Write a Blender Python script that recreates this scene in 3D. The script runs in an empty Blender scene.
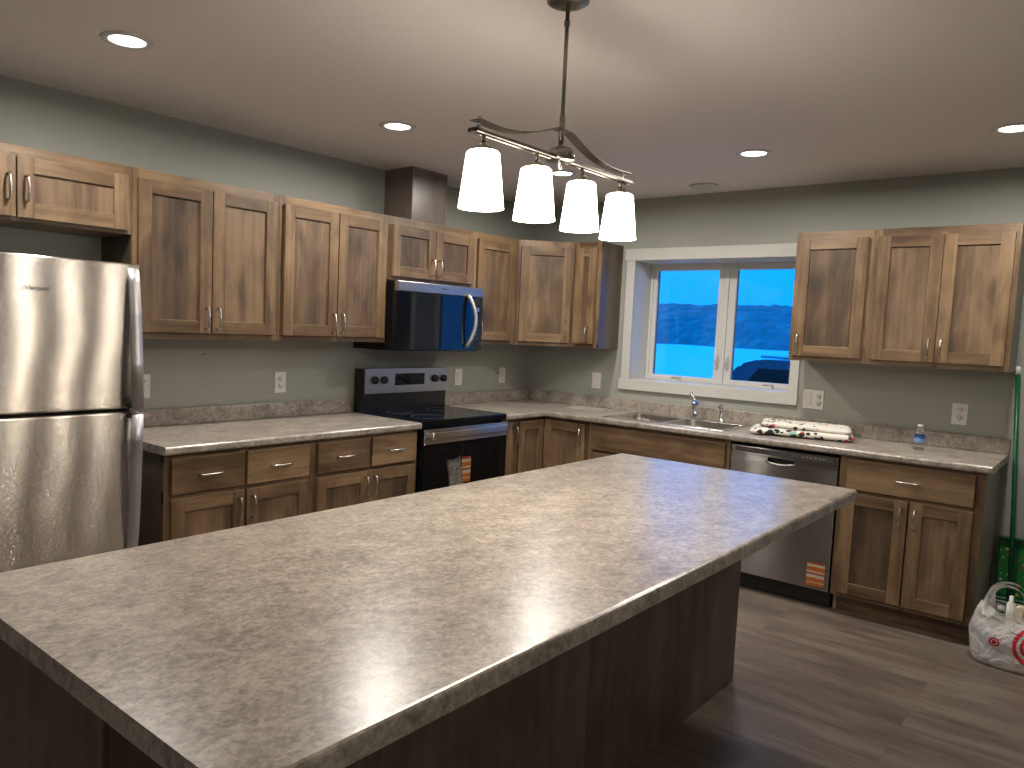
import bpy, bmesh, math, random
from mathutils import Vector, Matrix, noise as mnoise
random.seed(7)
C = bpy.context.scene.collection
PI = math.pi
sc = bpy.context.scene
sc.view_settings.view_transform = 'Standard'
sc.view_settings.look = 'None'
sc.view_settings.exposure = 0.36
sc.view_settings.gamma = 1.0
sc.view_settings.use_curve_mapping = False

# ------------------------------------------------------------------ materials
def newmat(name):
    m = bpy.data.materials.new(name); m.use_nodes = True
    nt = m.node_tree
    return m, nt, nt.nodes['Principled BSDF']
def N(nt, t, **kw):
    n = nt.nodes.new(t)
    for k, v in kw.items():
        if k in n.inputs: n.inputs[k].default_value = v
        else: setattr(n, k, v)
    return n
def plain(name, col, rough=0.5, metal=0.0, spec=0.5, **kw):
    m, nt, b = newmat(name)
    b.inputs['Base Color'].default_value = (*col, 1)
    b.inputs['Roughness'].default_value = rough
    b.inputs['Metallic'].default_value = metal
    b.inputs['Specular IOR Level'].default_value = spec
    for k, v in kw.items(): b.inputs[k.replace('_', ' ')].default_value = v
    # faint surface variation so nothing is perfectly uniform
    tc = N(nt, 'ShaderNodeTexCoord'); no = N(nt, 'ShaderNodeTexNoise', Scale=30.0, Detail=3.0)
    nt.links.new(tc.outputs['Object'], no.inputs['Vector'])
    mr = N(nt, 'ShaderNodeMapRange'); mr.inputs[3].default_value = max(rough-.03, 0); mr.inputs[4].default_value = rough+.04
    nt.links.new(no.outputs['Fac'], mr.inputs[0]); nt.links.new(mr.outputs[0], b.inputs['Roughness'])
    return m
def ramp(nt, stops):
    r = nt.nodes.new('ShaderNodeValToRGB'); e = r.color_ramp.elements
    while len(e) > 1: e.remove(e[-1])
    e[0].position = stops[0][0]; e[0].color = (*stops[0][1], 1)
    for p, c in stops[1:]:
        x = e.new(p); x.color = (*c, 1)
    return r
def wood(name, horiz=False, dark=(.072,.040,.021), mid=(.160,.099,.051), light=(.285,.186,.100), rough=.42, gscale=1.0):
    m, nt, b = newmat(name)
    tc = N(nt, 'ShaderNodeTexCoord'); oi = N(nt, 'ShaderNodeObjectInfo')
    mul = N(nt, 'ShaderNodeMath', operation='MULTIPLY'); mul.inputs[1].default_value = 37.0
    nt.links.new(oi.outputs['Random'], mul.inputs[0])
    at = N(nt, 'ShaderNodeAttribute', attribute_name='board'); mad = N(nt, 'ShaderNodeMath', operation='MULTIPLY_ADD'); mad.inputs[1].default_value = 23.0
    nt.links.new(at.outputs['Fac'], mad.inputs[0]); nt.links.new(mul.outputs[0], mad.inputs[2]); mul = mad
    add = N(nt, 'ShaderNodeVectorMath', operation='ADD')
    nt.links.new(tc.outputs['Object'], add.inputs[0]); nt.links.new(mul.outputs[0], add.inputs[1])
    def mp(a, l):
        q = N(nt, 'ShaderNodeMapping')
        q.inputs['Scale'].default_value = ((l, a, a) if horiz else (a, a, l))
        nt.links.new(add.outputs[0], q.inputs['Vector']); return q
    g = N(nt, 'ShaderNodeTexNoise', Scale=1.0, Detail=5.0, Roughness=.6); nt.links.new(mp(55*gscale, 2.2).outputs[0], g.inputs['Vector'])
    bl = N(nt, 'ShaderNodeTexNoise', Scale=1.0, Detail=4.0, Roughness=.55, Distortion=.6); nt.links.new(mp(7.5, 3.0).outputs[0], bl.inputs['Vector'])
    st = N(nt, 'ShaderNodeTexNoise', Scale=1.0, Detail=2.0); nt.links.new(mp(12, .5).outputs[0], st.inputs['Vector'])
    m1 = N(nt, 'ShaderNodeMix', data_type='FLOAT'); m1.inputs[0].default_value = .62
    nt.links.new(g.outputs['Fac'], m1.inputs[2]); nt.links.new(bl.outputs['Fac'], m1.inputs[3])
    m2 = N(nt, 'ShaderNodeMix', data_type='FLOAT'); m2.inputs[0].default_value = .30
    nt.links.new(m1.outputs[0], m2.inputs[2]); nt.links.new(st.outputs['Fac'], m2.inputs[3])
    kn = N(nt, 'ShaderNodeTexVoronoi', Scale=1.0); nt.links.new(mp(6.5, 2.8).outputs[0], kn.inputs['Vector'])
    kr = N(nt, 'ShaderNodeMapRange'); kr.inputs[1].default_value = .0; kr.inputs[2].default_value = .22; kr.inputs[3].default_value = -.10; kr.inputs[4].default_value = 0
    nt.links.new(kn.outputs['Distance'], kr.inputs[0])
    bo = N(nt, 'ShaderNodeMath', operation='MULTIPLY_ADD'); bo.inputs[1].default_value = .11; nt.links.new(at.outputs['Fac'], bo.inputs[0]); nt.links.new(m2.outputs[0], bo.inputs[2])
    b2 = N(nt, 'ShaderNodeMath', operation='ADD'); nt.links.new(bo.outputs[0], b2.inputs[0]); nt.links.new(kr.outputs[0], b2.inputs[1])
    r = ramp(nt, [(.40, dark), (.54, mid), (.67, light)])
    nt.links.new(b2.outputs[0], r.inputs[0]); nt.links.new(r.outputs[0], b.inputs['Base Color'])
    b.inputs['Roughness'].default_value = rough
    b.inputs['Coat Weight'].default_value = .15; b.inputs['Coat Roughness'].default_value = .3
    bp = N(nt, 'ShaderNodeBump', Strength=.06, Distance=.002); nt.links.new(g.outputs['Fac'], bp.inputs['Height'])
    nt.links.new(bp.outputs[0], b.inputs['Normal'])
    return m
def steel(name, col=(.62,.585,.55), rough=.20, k=2.2, wav=.03):
    # horizontally brushed sheet: fine scratches tilt the normal up and down only
    m, nt, b = newmat(name)
    b.inputs['Base Color'].default_value = (*col, 1); b.inputs['Metallic'].default_value = 1
    b.inputs['Roughness'].default_value = rough; b.inputs['Anisotropic'].default_value = 1
    tg = N(nt, 'ShaderNodeCombineXYZ'); tg.inputs[2].default_value = 1; nt.links.new(tg.outputs[0], b.inputs['Tangent'])
    tc = N(nt, 'ShaderNodeTexCoord'); ge = N(nt, 'ShaderNodeNewGeometry')
    def nz(scale, d):
        mp = N(nt, 'ShaderNodeMapping'); mp.inputs['Scale'].default_value = scale
        no = N(nt, 'ShaderNodeTexNoise', Scale=1.0, Detail=d)
        nt.links.new(tc.outputs['Object'], mp.inputs['Vector']); nt.links.new(mp.outputs[0], no.inputs['Vector']); return no
    def cen(no, k_):
        q = N(nt, 'ShaderNodeMath', operation='MULTIPLY_ADD'); q.inputs[1].default_value = k_; q.inputs[2].default_value = -k_/2
        nt.links.new(no.outputs['Fac'], q.inputs[0]); return q
    z = cen(nz((90,90,5200), 2.0), k); x = cen(nz((2.2,2.2,3.2), 1.0), wav)
    cx = N(nt, 'ShaderNodeCombineXYZ'); nt.links.new(z.outputs[0], cx.inputs[2]); nt.links.new(x.outputs[0], cx.inputs[0]); nt.links.new(x.outputs[0], cx.inputs[1])
    ad = N(nt, 'ShaderNodeVectorMath', operation='ADD'); nt.links.new(ge.outputs['Normal'], ad.inputs[0]); nt.links.new(cx.outputs[0], ad.inputs[1])
    no = N(nt, 'ShaderNodeVectorMath', operation='NORMALIZE'); nt.links.new(ad.outputs[0], no.inputs[0]); nt.links.new(no.outputs[0], b.inputs['Normal'])
    return m

M = {}
M['wood'] = wood('stained_maple_vertical')
M['woodh'] = wood('stained_maple_horizontal', horiz=True)
M['panel'] = wood('stained_maple_panel', dark=(.046,.030,.019), mid=(.125,.078,.045), light=(.235,.152,.086))
M['wood_side'] = wood('cabinet_side_veneer', dark=(.05,.034,.024), mid=(.085,.058,.04), light=(.12,.085,.058), rough=.35)
M['side_taupe'] = wood('taupe_cabinet_side', dark=(.22,.195,.16), mid=(.27,.24,.195), light=(.32,.285,.23), rough=.45)
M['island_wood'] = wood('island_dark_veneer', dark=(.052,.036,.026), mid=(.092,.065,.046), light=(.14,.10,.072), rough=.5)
M['inside'] = plain('cabinet_interior', (.05,.032,.02), .7)
M['nickel'] = plain('satin_nickel', (.72,.69,.65), .25, 1.0)
M['handle_silver'] = plain('silver_handle_finish', (.62,.61,.60), .42, .85)
M['chase'] = wood('vent_chase_veneer', dark=(.11,.085,.068), mid=(.165,.13,.105), light=(.22,.175,.145), rough=.32)
M['dark_nickel'] = plain('brushed_nickel_fixture', (.27,.25,.22), .28, 1.0)
M['chrome'] = plain('polished_chrome', (.8,.8,.82), .08, 1.0)
M['steel'] = steel('brushed_stainless_door')
M['steel_y'] = steel('brushed_stainless_dishwasher', col=(.34,.325,.31), rough=.2)
M['steel_dark'] = plain('grey_painted_steel', (.16,.16,.16), .4, .6)
M['steel_range'] = plain('satin_stainless_control_panel', (.45,.46,.48), .33, 1.0)
M['sink'] = plain('satin_sink_steel', (.60,.58,.55), .22, 1.0)
M['black'] = plain('black_enamel', (.006,.006,.007), .25)
M['blackglass'] = plain('black_glass', (.004,.005,.007), .03, 0, .5, IOR=1.40)
M['mwglass'] = plain('reflective_black_door_glass', (.003,.005,.008), .03, 0, .5, IOR=1.52)
M['blackplastic'] = plain('black_plastic', (.012,.012,.012), .45)
M['white'] = plain('white_trim_paint', (.60,.595,.555), .35)
M['vinyl'] = plain('white_window_vinyl', (.66,.66,.64), .3)
M['plate'] = plain('white_outlet_plastic', (.78,.76,.72), .3)
M['slot'] = plain('dark_outlet_slot', (.08,.075,.07), .5)
M['paper'] = plain('white_paper', (.80,.79,.76), .6)
M['greenpole'] = plain('green_painted_pole', (.004,.10,.04), .3)
M['whiteplastic'] = plain('white_plastic', (.8,.8,.78), .35)
M['greenplastic'] = plain('dark_green_plastic', (.008,.09,.03), .35)
M['cream'] = plain('cream_paper', (.75,.68,.5), .6)
M['blueplastic'] = plain('blue_plastic', (.03,.2,.7), .3)
M['letter'] = plain('grey_lettering', (.10,.11,.13), .4)
M['letter_light'] = plain('pale_lettering', (.7,.7,.7), .4)
M['rubber'] = plain('black_rubber', (.01,.01,.01), .8)
M['carpaint'] = plain('dark_red_car_paint', (.10,.03,.06), .25, .0)
M['snow'] = plain('snow', (.82,.86,.9), .9)
M['red'] = plain('red_print', (.6,.01,.02), .4)
M['led'] = None

def mat_wall():
    m, nt, b = newmat('greige_wall_paint')
    tc = N(nt,'ShaderNodeTexCoord'); n1 = N(nt,'ShaderNodeTexNoise', Scale=2.0, Detail=3.0)
    nt.links.new(tc.outputs['Object'], n1.inputs['Vector'])
    r = ramp(nt, [(.3,(.352,.362,.318)),(.7,(.374,.384,.338))]); nt.links.new(n1.outputs['Fac'], r.inputs[0])
    nt.links.new(r.outputs[0], b.inputs['Base Color']); b.inputs['Roughness'].default_value=.6
    n2 = N(nt,'ShaderNodeTexNoise', Scale=260.0, Detail=2.0); nt.links.new(tc.outputs['Object'], n2.inputs['Vector'])
    bp = N(nt,'ShaderNodeBump', Strength=.12, Distance=.001); nt.links.new(n2.outputs['Fac'], bp.inputs['Height']); nt.links.new(bp.outputs[0], b.inputs['Normal'])
    return m
def mat_ceiling():
    m, nt, b = newmat('textured_ceiling_paint')
    tc = N(nt,'ShaderNodeTexCoord'); b.inputs['Base Color'].default_value=(.83,.775,.745,1); b.inputs['Roughness'].default_value=.85
    n2 = N(nt,'ShaderNodeTexNoise', Scale=28.0, Detail=5.0, Roughness=.6); nt.links.new(tc.outputs['Object'], n2.inputs['Vector'])
    r = ramp(nt, [(.45,(0,0,0)),(.56,(1,1,1))]); nt.links.new(n2.outputs['Fac'], r.inputs[0])
    bp = N(nt,'ShaderNodeBump', Strength=.10, Distance=.002); nt.links.new(r.outputs[0], bp.inputs['Height']); nt.links.new(bp.outputs[0], b.inputs['Normal'])
    return m
def mat_floor():
    m, nt, b = newmat('grey_brown_plank_floor')
    tc = N(nt,'ShaderNodeTexCoord'); mp = N(nt,'ShaderNodeMapping'); mp.inputs['Rotation'].default_value=(0,0,PI/2)
    nt.links.new(tc.outputs['Object'], mp.inputs['Vector'])
    br = N(nt,'ShaderNodeTexBrick'); br.offset=.37; br.offset_frequency=2
    br.inputs['Color1'].default_value=(0,0,0,1); br.inputs['Color2'].default_value=(1,1,1,1); br.inputs['Mortar'].default_value=(.5,.5,.5,1)
    br.inputs['Scale'].default_value=1; br.inputs['Mortar Size'].default_value=.0012; br.inputs['Brick Width'].default_value=1.22; br.inputs['Row Height'].default_value=.178
    nt.links.new(mp.outputs[0], br.inputs['Vector'])
    sv = N(nt,'ShaderNodeVectorMath', operation='SCALE'); nt.links.new(br.outputs['Color'], sv.inputs[0]); sv.inputs['Scale'].default_value=13
    ad = N(nt,'ShaderNodeVectorMath', operation='ADD'); nt.links.new(mp.outputs[0], ad.inputs[0]); nt.links.new(sv.outputs[0], ad.inputs[1])
    def nz(a, l, d):
        q = N(nt,'ShaderNodeMapping'); q.inputs['Scale'].default_value=(l,a,a); nt.links.new(ad.outputs[0], q.inputs['Vector'])
        n = N(nt,'ShaderNodeTexNoise', Scale=1.0, Detail=d, Roughness=.6, Distortion=.4); nt.links.new(q.outputs[0], n.inputs['Vector']); return n
    g = nz(70,3.0,5.0); w = nz(9,1.5,4.0)
    mx = N(nt,'ShaderNodeMix', data_type='FLOAT'); mx.inputs[0].default_value=.74; nt.links.new(g.outputs['Fac'],mx.inputs[2]); nt.links.new(w.outputs['Fac'],mx.inputs[3])
    r = ramp(nt, [(.36,(.088,.067,.055)),(.5,(.140,.110,.089)),(.64,(.21,.175,.138))]); nt.links.new(mx.outputs[0], r.inputs[0])
    hs = N(nt,'ShaderNodeMix', data_type='RGBA'); hs.blend_type='MULTIPLY'; hs.inputs[0].default_value=1
    tint = ramp(nt, [(0,(.92,.91,.92)),(1,(1.04,1.02,.98))]); nt.links.new(br.outputs['Color'], tint.inputs[0])
    nt.links.new(r.outputs[0], hs.inputs[6]); nt.links.new(tint.outputs[0], hs.inputs[7])
    dk = N(nt,'ShaderNodeMix', data_type='RGBA'); nt.links.new(br.outputs['Fac'], dk.inputs[0]); nt.links.new(hs.outputs[2], dk.inputs[6]); dk.inputs[7].default_value=(.115,.09,.073,1)
    nt.links.new(dk.outputs[2], b.inputs['Base Color']); b.inputs['Roughness'].default_value=.42
    bp = N(nt,'ShaderNodeBump', Strength=.08, Distance=.002); nt.links.new(g.outputs['Fac'], bp.inputs['Height']); nt.links.new(bp.outputs[0], b.inputs['Normal'])
    return m
def mat_counter():
    m, nt, b = newmat('mottled_laminate_countertop')
    tc = N(nt,'ShaderNodeTexCoord'); mp = N(nt,'ShaderNodeMapping'); mp.inputs['Scale'].default_value=(1.0,1.25,1.0)
    mp.inputs['Rotation'].default_value=(0,0,.6)
    nt.links.new(tc.outputs['Object'], mp.inputs['Vector'])
    a = N(nt,'ShaderNodeTexNoise', Scale=10.0, Detail=9.0, Roughness=.72, Distortion=.2)
    f = N(nt,'ShaderNodeTexNoise', Scale=42.0, Detail=6.0, Roughness=.72, Distortion=.6)
    s = N(nt,'ShaderNodeTexNoise', Scale=110.0, Detail=3.0, Roughness=.6, Distortion=.8)
    for n in (a,f,s): nt.links.new(mp.outputs[0], n.inputs['Vector'])
    m1 = N(nt,'ShaderNodeMix', data_type='FLOAT'); m1.inputs[0].default_value=.55; nt.links.new(a.outputs['Fac'],m1.inputs[2]); nt.links.new(f.outputs['Fac'],m1.inputs[3])
    m2 = N(nt,'ShaderNodeMix', data_type='FLOAT'); m2.inputs[0].default_value=.22; nt.links.new(m1.outputs[0],m2.inputs[2]); nt.links.new(s.outputs['Fac'],m2.inputs[3])
    r = ramp(nt, [(.40,(.15,.124,.108)),(.465,(.265,.228,.195)),(.525,(.39,.348,.295)),(.585,(.52,.475,.405))])
    nt.links.new(m2.outputs[0], r.inputs[0]); nt.links.new(r.outputs[0], b.inputs['Base Color'])
    b.inputs['Roughness'].default_value=.275; b.inputs['IOR'].default_value=1.8
    bp = N(nt,'ShaderNodeBump', Strength=.05, Distance=.001); nt.links.new(s.outputs['Fac'], bp.inputs['Height']); nt.links.new(bp.outputs[0], b.inputs['Normal'])
    return m
def mat_glass():
    m, nt, b = newmat('window_glass'); nt.nodes.remove(b)
    out = nt.nodes['Material Output']
    t = N(nt,'ShaderNodeBsdfTransparent'); g = N(nt,'ShaderNodeBsdfGlossy'); g.inputs['Roughness'].default_value=.01
    fr = N(nt,'ShaderNodeFresnel', IOR=1.45); mx = N(nt,'ShaderNodeMixShader')
    nt.links.new(fr.outputs[0], mx.inputs[0]); nt.links.new(t.outputs[0], mx.inputs[1]); nt.links.new(g.outputs[0], mx.inputs[2]); nt.links.new(mx.outputs[0], out.inputs[0])
    return m
def emis(name, col, s):
    m, nt, b = newmat(name)
    b.inputs['Base Color'].default_value=(.8,.8,.8,1); b.inputs['Emission Color'].default_value=(*col,1); b.inputs['Emission Strength'].default_value=s
    return m
M['wall']=mat_wall(); M['ceiling']=mat_ceiling(); M['floor']=mat_floor(); M['counter']=mat_counter(); M['glass']=mat_glass()
M['shade']=emis('lit_frosted_glass_shade',(1.0,.90,.78),11.0)
M['led']=emis('lit_downlight_lens',(1.0,.93,.82),8.0)
M['bulb']=emis('lit_bulb',(1.0,.86,.66),20.0)

def mat_sticker(name, zlo, zhi, base=(.48,.13,.015)):
    # orange label with pale text bands, in local z
    m, nt, b = newmat(name); tc=N(nt,'ShaderNodeTexCoord'); sp=N(nt,'ShaderNodeSeparateXYZ'); nt.links.new(tc.outputs['Object'],sp.inputs[0])
    mr=N(nt,'ShaderNodeMapRange'); mr.inputs[1].default_value=zlo; mr.inputs[2].default_value=zhi; nt.links.new(sp.outputs['Z'],mr.inputs[0])
    w=(.55,.48,.38); d=(.34,.07,.015)
    r=ramp(nt,[(0,base),(.13,w),(.17,base),(.34,w),(.47,d),(.55,w),(.62,base),(.80,w),(.90,d)]); r.color_ramp.interpolation='CONSTANT'
    nt.links.new(mr.outputs[0], r.inputs[0])
    n=N(nt,'ShaderNodeTexNoise',Scale=1.0,Detail=1.0); mp=N(nt,'ShaderNodeMapping'); mp.inputs['Scale'].default_value=(420,420,110); nt.links.new(tc.outputs['Object'],mp.inputs[0]); nt.links.new(mp.outputs[0],n.inputs[0])
    r2=ramp(nt,[(.42,(.55,.5,.45)),(.52,(1,1,1))]); nt.links.new(n.outputs[0],r2.inputs[0])
    mx=N(nt,'ShaderNodeMix',data_type='RGBA'); mx.blend_type='MULTIPLY'; mx.inputs[0].default_value=.8; nt.links.new(r.outputs[0],mx.inputs[6]); nt.links.new(r2.outputs[0],mx.inputs[7])
    nt.links.new(mx.outputs[2], b.inputs['Base Color']); return m
def mat_leaflet():
    m, nt, b = newmat('printed_leaflet_paper'); tc=N(nt,'ShaderNodeTexCoord')
    mp=N(nt,'ShaderNodeMapping'); mp.inputs['Scale'].default_value=(60,60,190); nt.links.new(tc.outputs['Object'],mp.inputs[0])
    n=N(nt,'ShaderNodeTexNoise',Scale=1.0,Detail=2.0); nt.links.new(mp.outputs[0],n.inputs[0])
    r=ramp(nt,[(.4,(.16,.14,.13)),(.55,(.5,.47,.44))]); nt.links.new(n.outputs[0],r.inputs[0]); nt.links.new(r.outputs[0],b.inputs['Base Color']); return m
def mat_cloth():
    m, nt, b = newmat('flower_print_quilted_cotton'); tc=N(nt,'ShaderNodeTexCoord')
    v=N(nt,'ShaderNodeTexVoronoi',Scale=30.0); nt.links.new(tc.outputs['Object'],v.inputs['Vector'])
    sh=N(nt,'ShaderNodeSeparateColor'); nt.links.new(v.outputs['Color'],sh.inputs[0])
    cr=ramp(nt,[(0,(.02,.02,.025)),(.26,(.60,.07,.06)),(.34,(.02,.02,.03)),(.52,(.35,.42,.12)),(.62,(.75,.35,.30)),(.70,(.25,.55,.45)),(.78,(.74,.71,.64)),(.88,(.03,.03,.04))]); cr.color_ramp.interpolation='CONSTANT'
    nt.links.new(sh.outputs[0],cr.inputs[0])
    big=N(nt,'ShaderNodeTexNoise',Scale=7.5,Detail=1.0); nt.links.new(tc.outputs['Object'],big.inputs['Vector'])
    ad=N(nt,'ShaderNodeMath',operation='ADD'); nt.links.new(v.outputs['Distance'],ad.inputs[0]); nt.links.new(big.outputs[0],ad.inputs[1])
    # print concentrates on one border of the cloth (local z low = lower fold)
    sp=N(nt,'ShaderNodeSeparateXYZ'); nt.links.new(tc.outputs['Object'],sp.inputs[0])
    mr=N(nt,'ShaderNodeMapRange'); mr.inputs[1].default_value=.030; mr.inputs[2].default_value=.046; mr.inputs[3].default_value=-.12; mr.inputs[4].default_value=.10
    nt.links.new(sp.outputs['Z'],mr.inputs[0])
    ad2=N(nt,'ShaderNodeMath',operation='ADD'); nt.links.new(ad.outputs[0],ad2.inputs[0]); nt.links.new(mr.outputs[0],ad2.inputs[1])
    k=ramp(nt,[(.90,(0,0,0)),(.93,(1,1,1))]); nt.links.new(ad2.outputs[0],k.inputs[0])
    mx=N(nt,'ShaderNodeMix',data_type='RGBA'); nt.links.new(k.outputs[0],mx.inputs[0]); nt.links.new(cr.outputs[0],mx.inputs[6]); mx.inputs[7].default_value=(.74,.71,.64,1)
    nt.links.new(mx.outputs[2],b.inputs['Base Color']); b.inputs['Roughness'].default_value=.85
    return m
def mat_bag():
    m, nt, b = newmat('white_plastic_bag_with_red_rings'); tc=N(nt,'ShaderNodeTexCoord'); sp=N(nt,'ShaderNodeSeparateXYZ'); nt.links.new(tc.outputs['Object'],sp.inputs[0])
    def rings(cy,cz,edges,sy=1.0):
        cb=N(nt,'ShaderNodeCombineXYZ'); s1=N(nt,'ShaderNodeMath',operation='SUBTRACT'); s1.inputs[1].default_value=cy; nt.links.new(sp.outputs['Y'],s1.inputs[0])
        q=N(nt,'ShaderNodeMath',operation='MULTIPLY'); q.inputs[1].default_value=sy; nt.links.new(s1.outputs[0],q.inputs[0])
        s2=N(nt,'ShaderNodeMath',operation='SUBTRACT'); s2.inputs[1].default_value=cz; nt.links.new(sp.outputs['Z'],s2.inputs[0])
        nt.links.new(q.outputs[0],cb.inputs[0]); nt.links.new(s2.outputs[0],cb.inputs[1])
        ln=N(nt,'ShaderNodeVectorMath',operation='LENGTH'); nt.links.new(cb.outputs[0],ln.inputs[0])
        nz=N(nt,'ShaderNodeTexNoise',Scale=16.0,Detail=1.0); nt.links.new(tc.outputs['Object'],nz.inputs['Vector'])
        mm=N(nt,'ShaderNodeMath',operation='MULTIPLY_ADD'); mm.inputs[1].default_value=edges[-1]*.18; nt.links.new(nz.outputs[0],mm.inputs[0]); nt.links.new(ln.outputs['Value'],mm.inputs[2])
        st=[(0,(1,1,1))]; on=True
        for e in edges: on=not on; st.append((e+edges[-1]*.09,(1,1,1) if on else (0,0,0)))
        r=ramp(nt,st); r.color_ramp.interpolation='CONSTANT'; nt.links.new(mm.outputs[0],r.inputs[0]); return r
    a=rings(.052,.125,[.007,.013,.020]); c=rings(-.088,.135,[.018,.034,.050,.066,.084],sy=1.2)
    mx=N(nt,'ShaderNodeMath',operation='MAXIMUM'); nt.links.new(a.outputs[0],mx.inputs[0]); nt.links.new(c.outputs[0],mx.inputs[1])
    col=N(nt,'ShaderNodeMix',data_type='RGBA'); nt.links.new(mx.outputs[0],col.inputs[0]); col.inputs[6].default_value=(.72,.70,.68,1); col.inputs[7].default_value=(.55,.008,.03,1)
    nt.links.new(col.outputs[2],b.inputs['Base Color']); b.inputs['Roughness'].default_value=.3
    al=N(nt,'ShaderNodeMapRange'); al.inputs[3].default_value=.72; al.inputs[4].default_value=.96; nt.links.new(mx.outputs[0],al.inputs[0]); nt.links.new(al.outputs[0],b.inputs['Alpha'])
    wv=N(nt,'ShaderNodeTexNoise',Scale=14.0,Detail=4.0,Distortion=1.5); nt.links.new(tc.outputs['Object'],wv.inputs['Vector'])
    bp=N(nt,'ShaderNodeBump',Strength=1.0,Distance=.02); nt.links.new(wv.outputs[0],bp.inputs['Height']); nt.links.new(bp.outputs[0],b.inputs['Normal'])
    return m
def mat_card():
    m, nt, b = newmat('green_printed_card'); tc=N(nt,'ShaderNodeTexCoord'); mp=N(nt,'ShaderNodeMapping'); mp.inputs['Scale'].default_value=(1,1,1.3); nt.links.new(tc.outputs['Object'],mp.inputs[0])
    v=N(nt,'ShaderNodeTexVoronoi',Scale=28.0); nt.links.new(mp.outputs[0],v.inputs['Vector'])
    r=ramp(nt,[(.30,(1,1,1)),(.34,(0,0,0))]); nt.links.new(v.outputs['Distance'],r.inputs[0])
    sh=N(nt,'ShaderNodeSeparateColor'); nt.links.new(v.outputs['Color'],sh.inputs[0])
    cr=ramp(nt,[(0,(.65,.45,.04)),(.3,(.40,.06,.04)),(.5,(.55,.6,.5)),(.7,(.02,.22,.05))]); cr.color_ramp.interpolation='CONSTANT'; nt.links.new(sh.outputs[0],cr.inputs[0])
    mx=N(nt,'ShaderNodeMix',data_type='RGBA'); nt.links.new(r.outputs[0],mx.inputs[0]); mx.inputs[6].default_value=(.015,.20,.05,1); nt.links.new(cr.outputs[0],mx.inputs[7]); nt.links.new(mx.outputs[2],b.inputs['Base Color']); b.inputs['Roughness'].default_value=.4
    return m
def mat_bottle():
    m, nt, b = newmat('clear_bottle_plastic'); b.inputs['Transmission Weight'].default_value=1; b.inputs['Roughness'].default_value=.03; b.inputs['IOR'].default_value=1.25; b.inputs['Base Color'].default_value=(.93,.96,.97,1); return m
def mat_blabel():
    m, nt, b = newmat('blue_bottle_label'); tc=N(nt,'ShaderNodeTexCoord'); sp=N(nt,'ShaderNodeSeparateXYZ'); nt.links.new(tc.outputs['Object'],sp.inputs[0])
    n=N(nt,'ShaderNodeTexNoise',Scale=40.0,Detail=2.0); nt.links.new(tc.outputs['Object'],n.inputs['Vector'])
    q=N(nt,'ShaderNodeMath',operation='MULTIPLY_ADD'); q.inputs[1].default_value=.02; nt.links.new(n.outputs[0],q.inputs[0]); nt.links.new(sp.outputs['Z'],q.inputs[2])
    mr=N(nt,'ShaderNodeMapRange'); mr.inputs[1].default_value=.050; mr.inputs[2].default_value=.098; nt.links.new(q.outputs[0],mr.inputs[0])
    r=ramp(nt,[(0,(.16,.33,.62)),(.45,(.20,.38,.68)),(.62,(.01,.05,.22)),(.85,(.02,.09,.3))]); nt.links.new(mr.outputs[0],r.inputs[0]); nt.links.new(r.outputs[0],b.inputs['Base Color']); return m
def mat_hill():
    m, nt, b = newmat('bare_winter_trees_on_hillside'); tc=N(nt,'ShaderNodeTexCoord')
    mp=N(nt,'ShaderNodeMapping'); mp.inputs['Scale'].default_value=(.18,.5,.5); nt.links.new(tc.outputs['Object'],mp.inputs[0])
    n=N(nt,'ShaderNodeTexNoise',Scale=1.4,Detail=8.0,Roughness=.75); nt.links.new(mp.outputs[0],n.inputs[0])
    r=ramp(nt,[(.40,(.05,.14,.17)),(.56,(.09,.22,.26)),(.70,(.22,.36,.36))]); nt.links.new(n.outputs[0],r.inputs[0]); nt.links.new(r.outputs[0],b.inputs['Base Color']); b.inputs['Roughness'].default_value=1; return m

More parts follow.
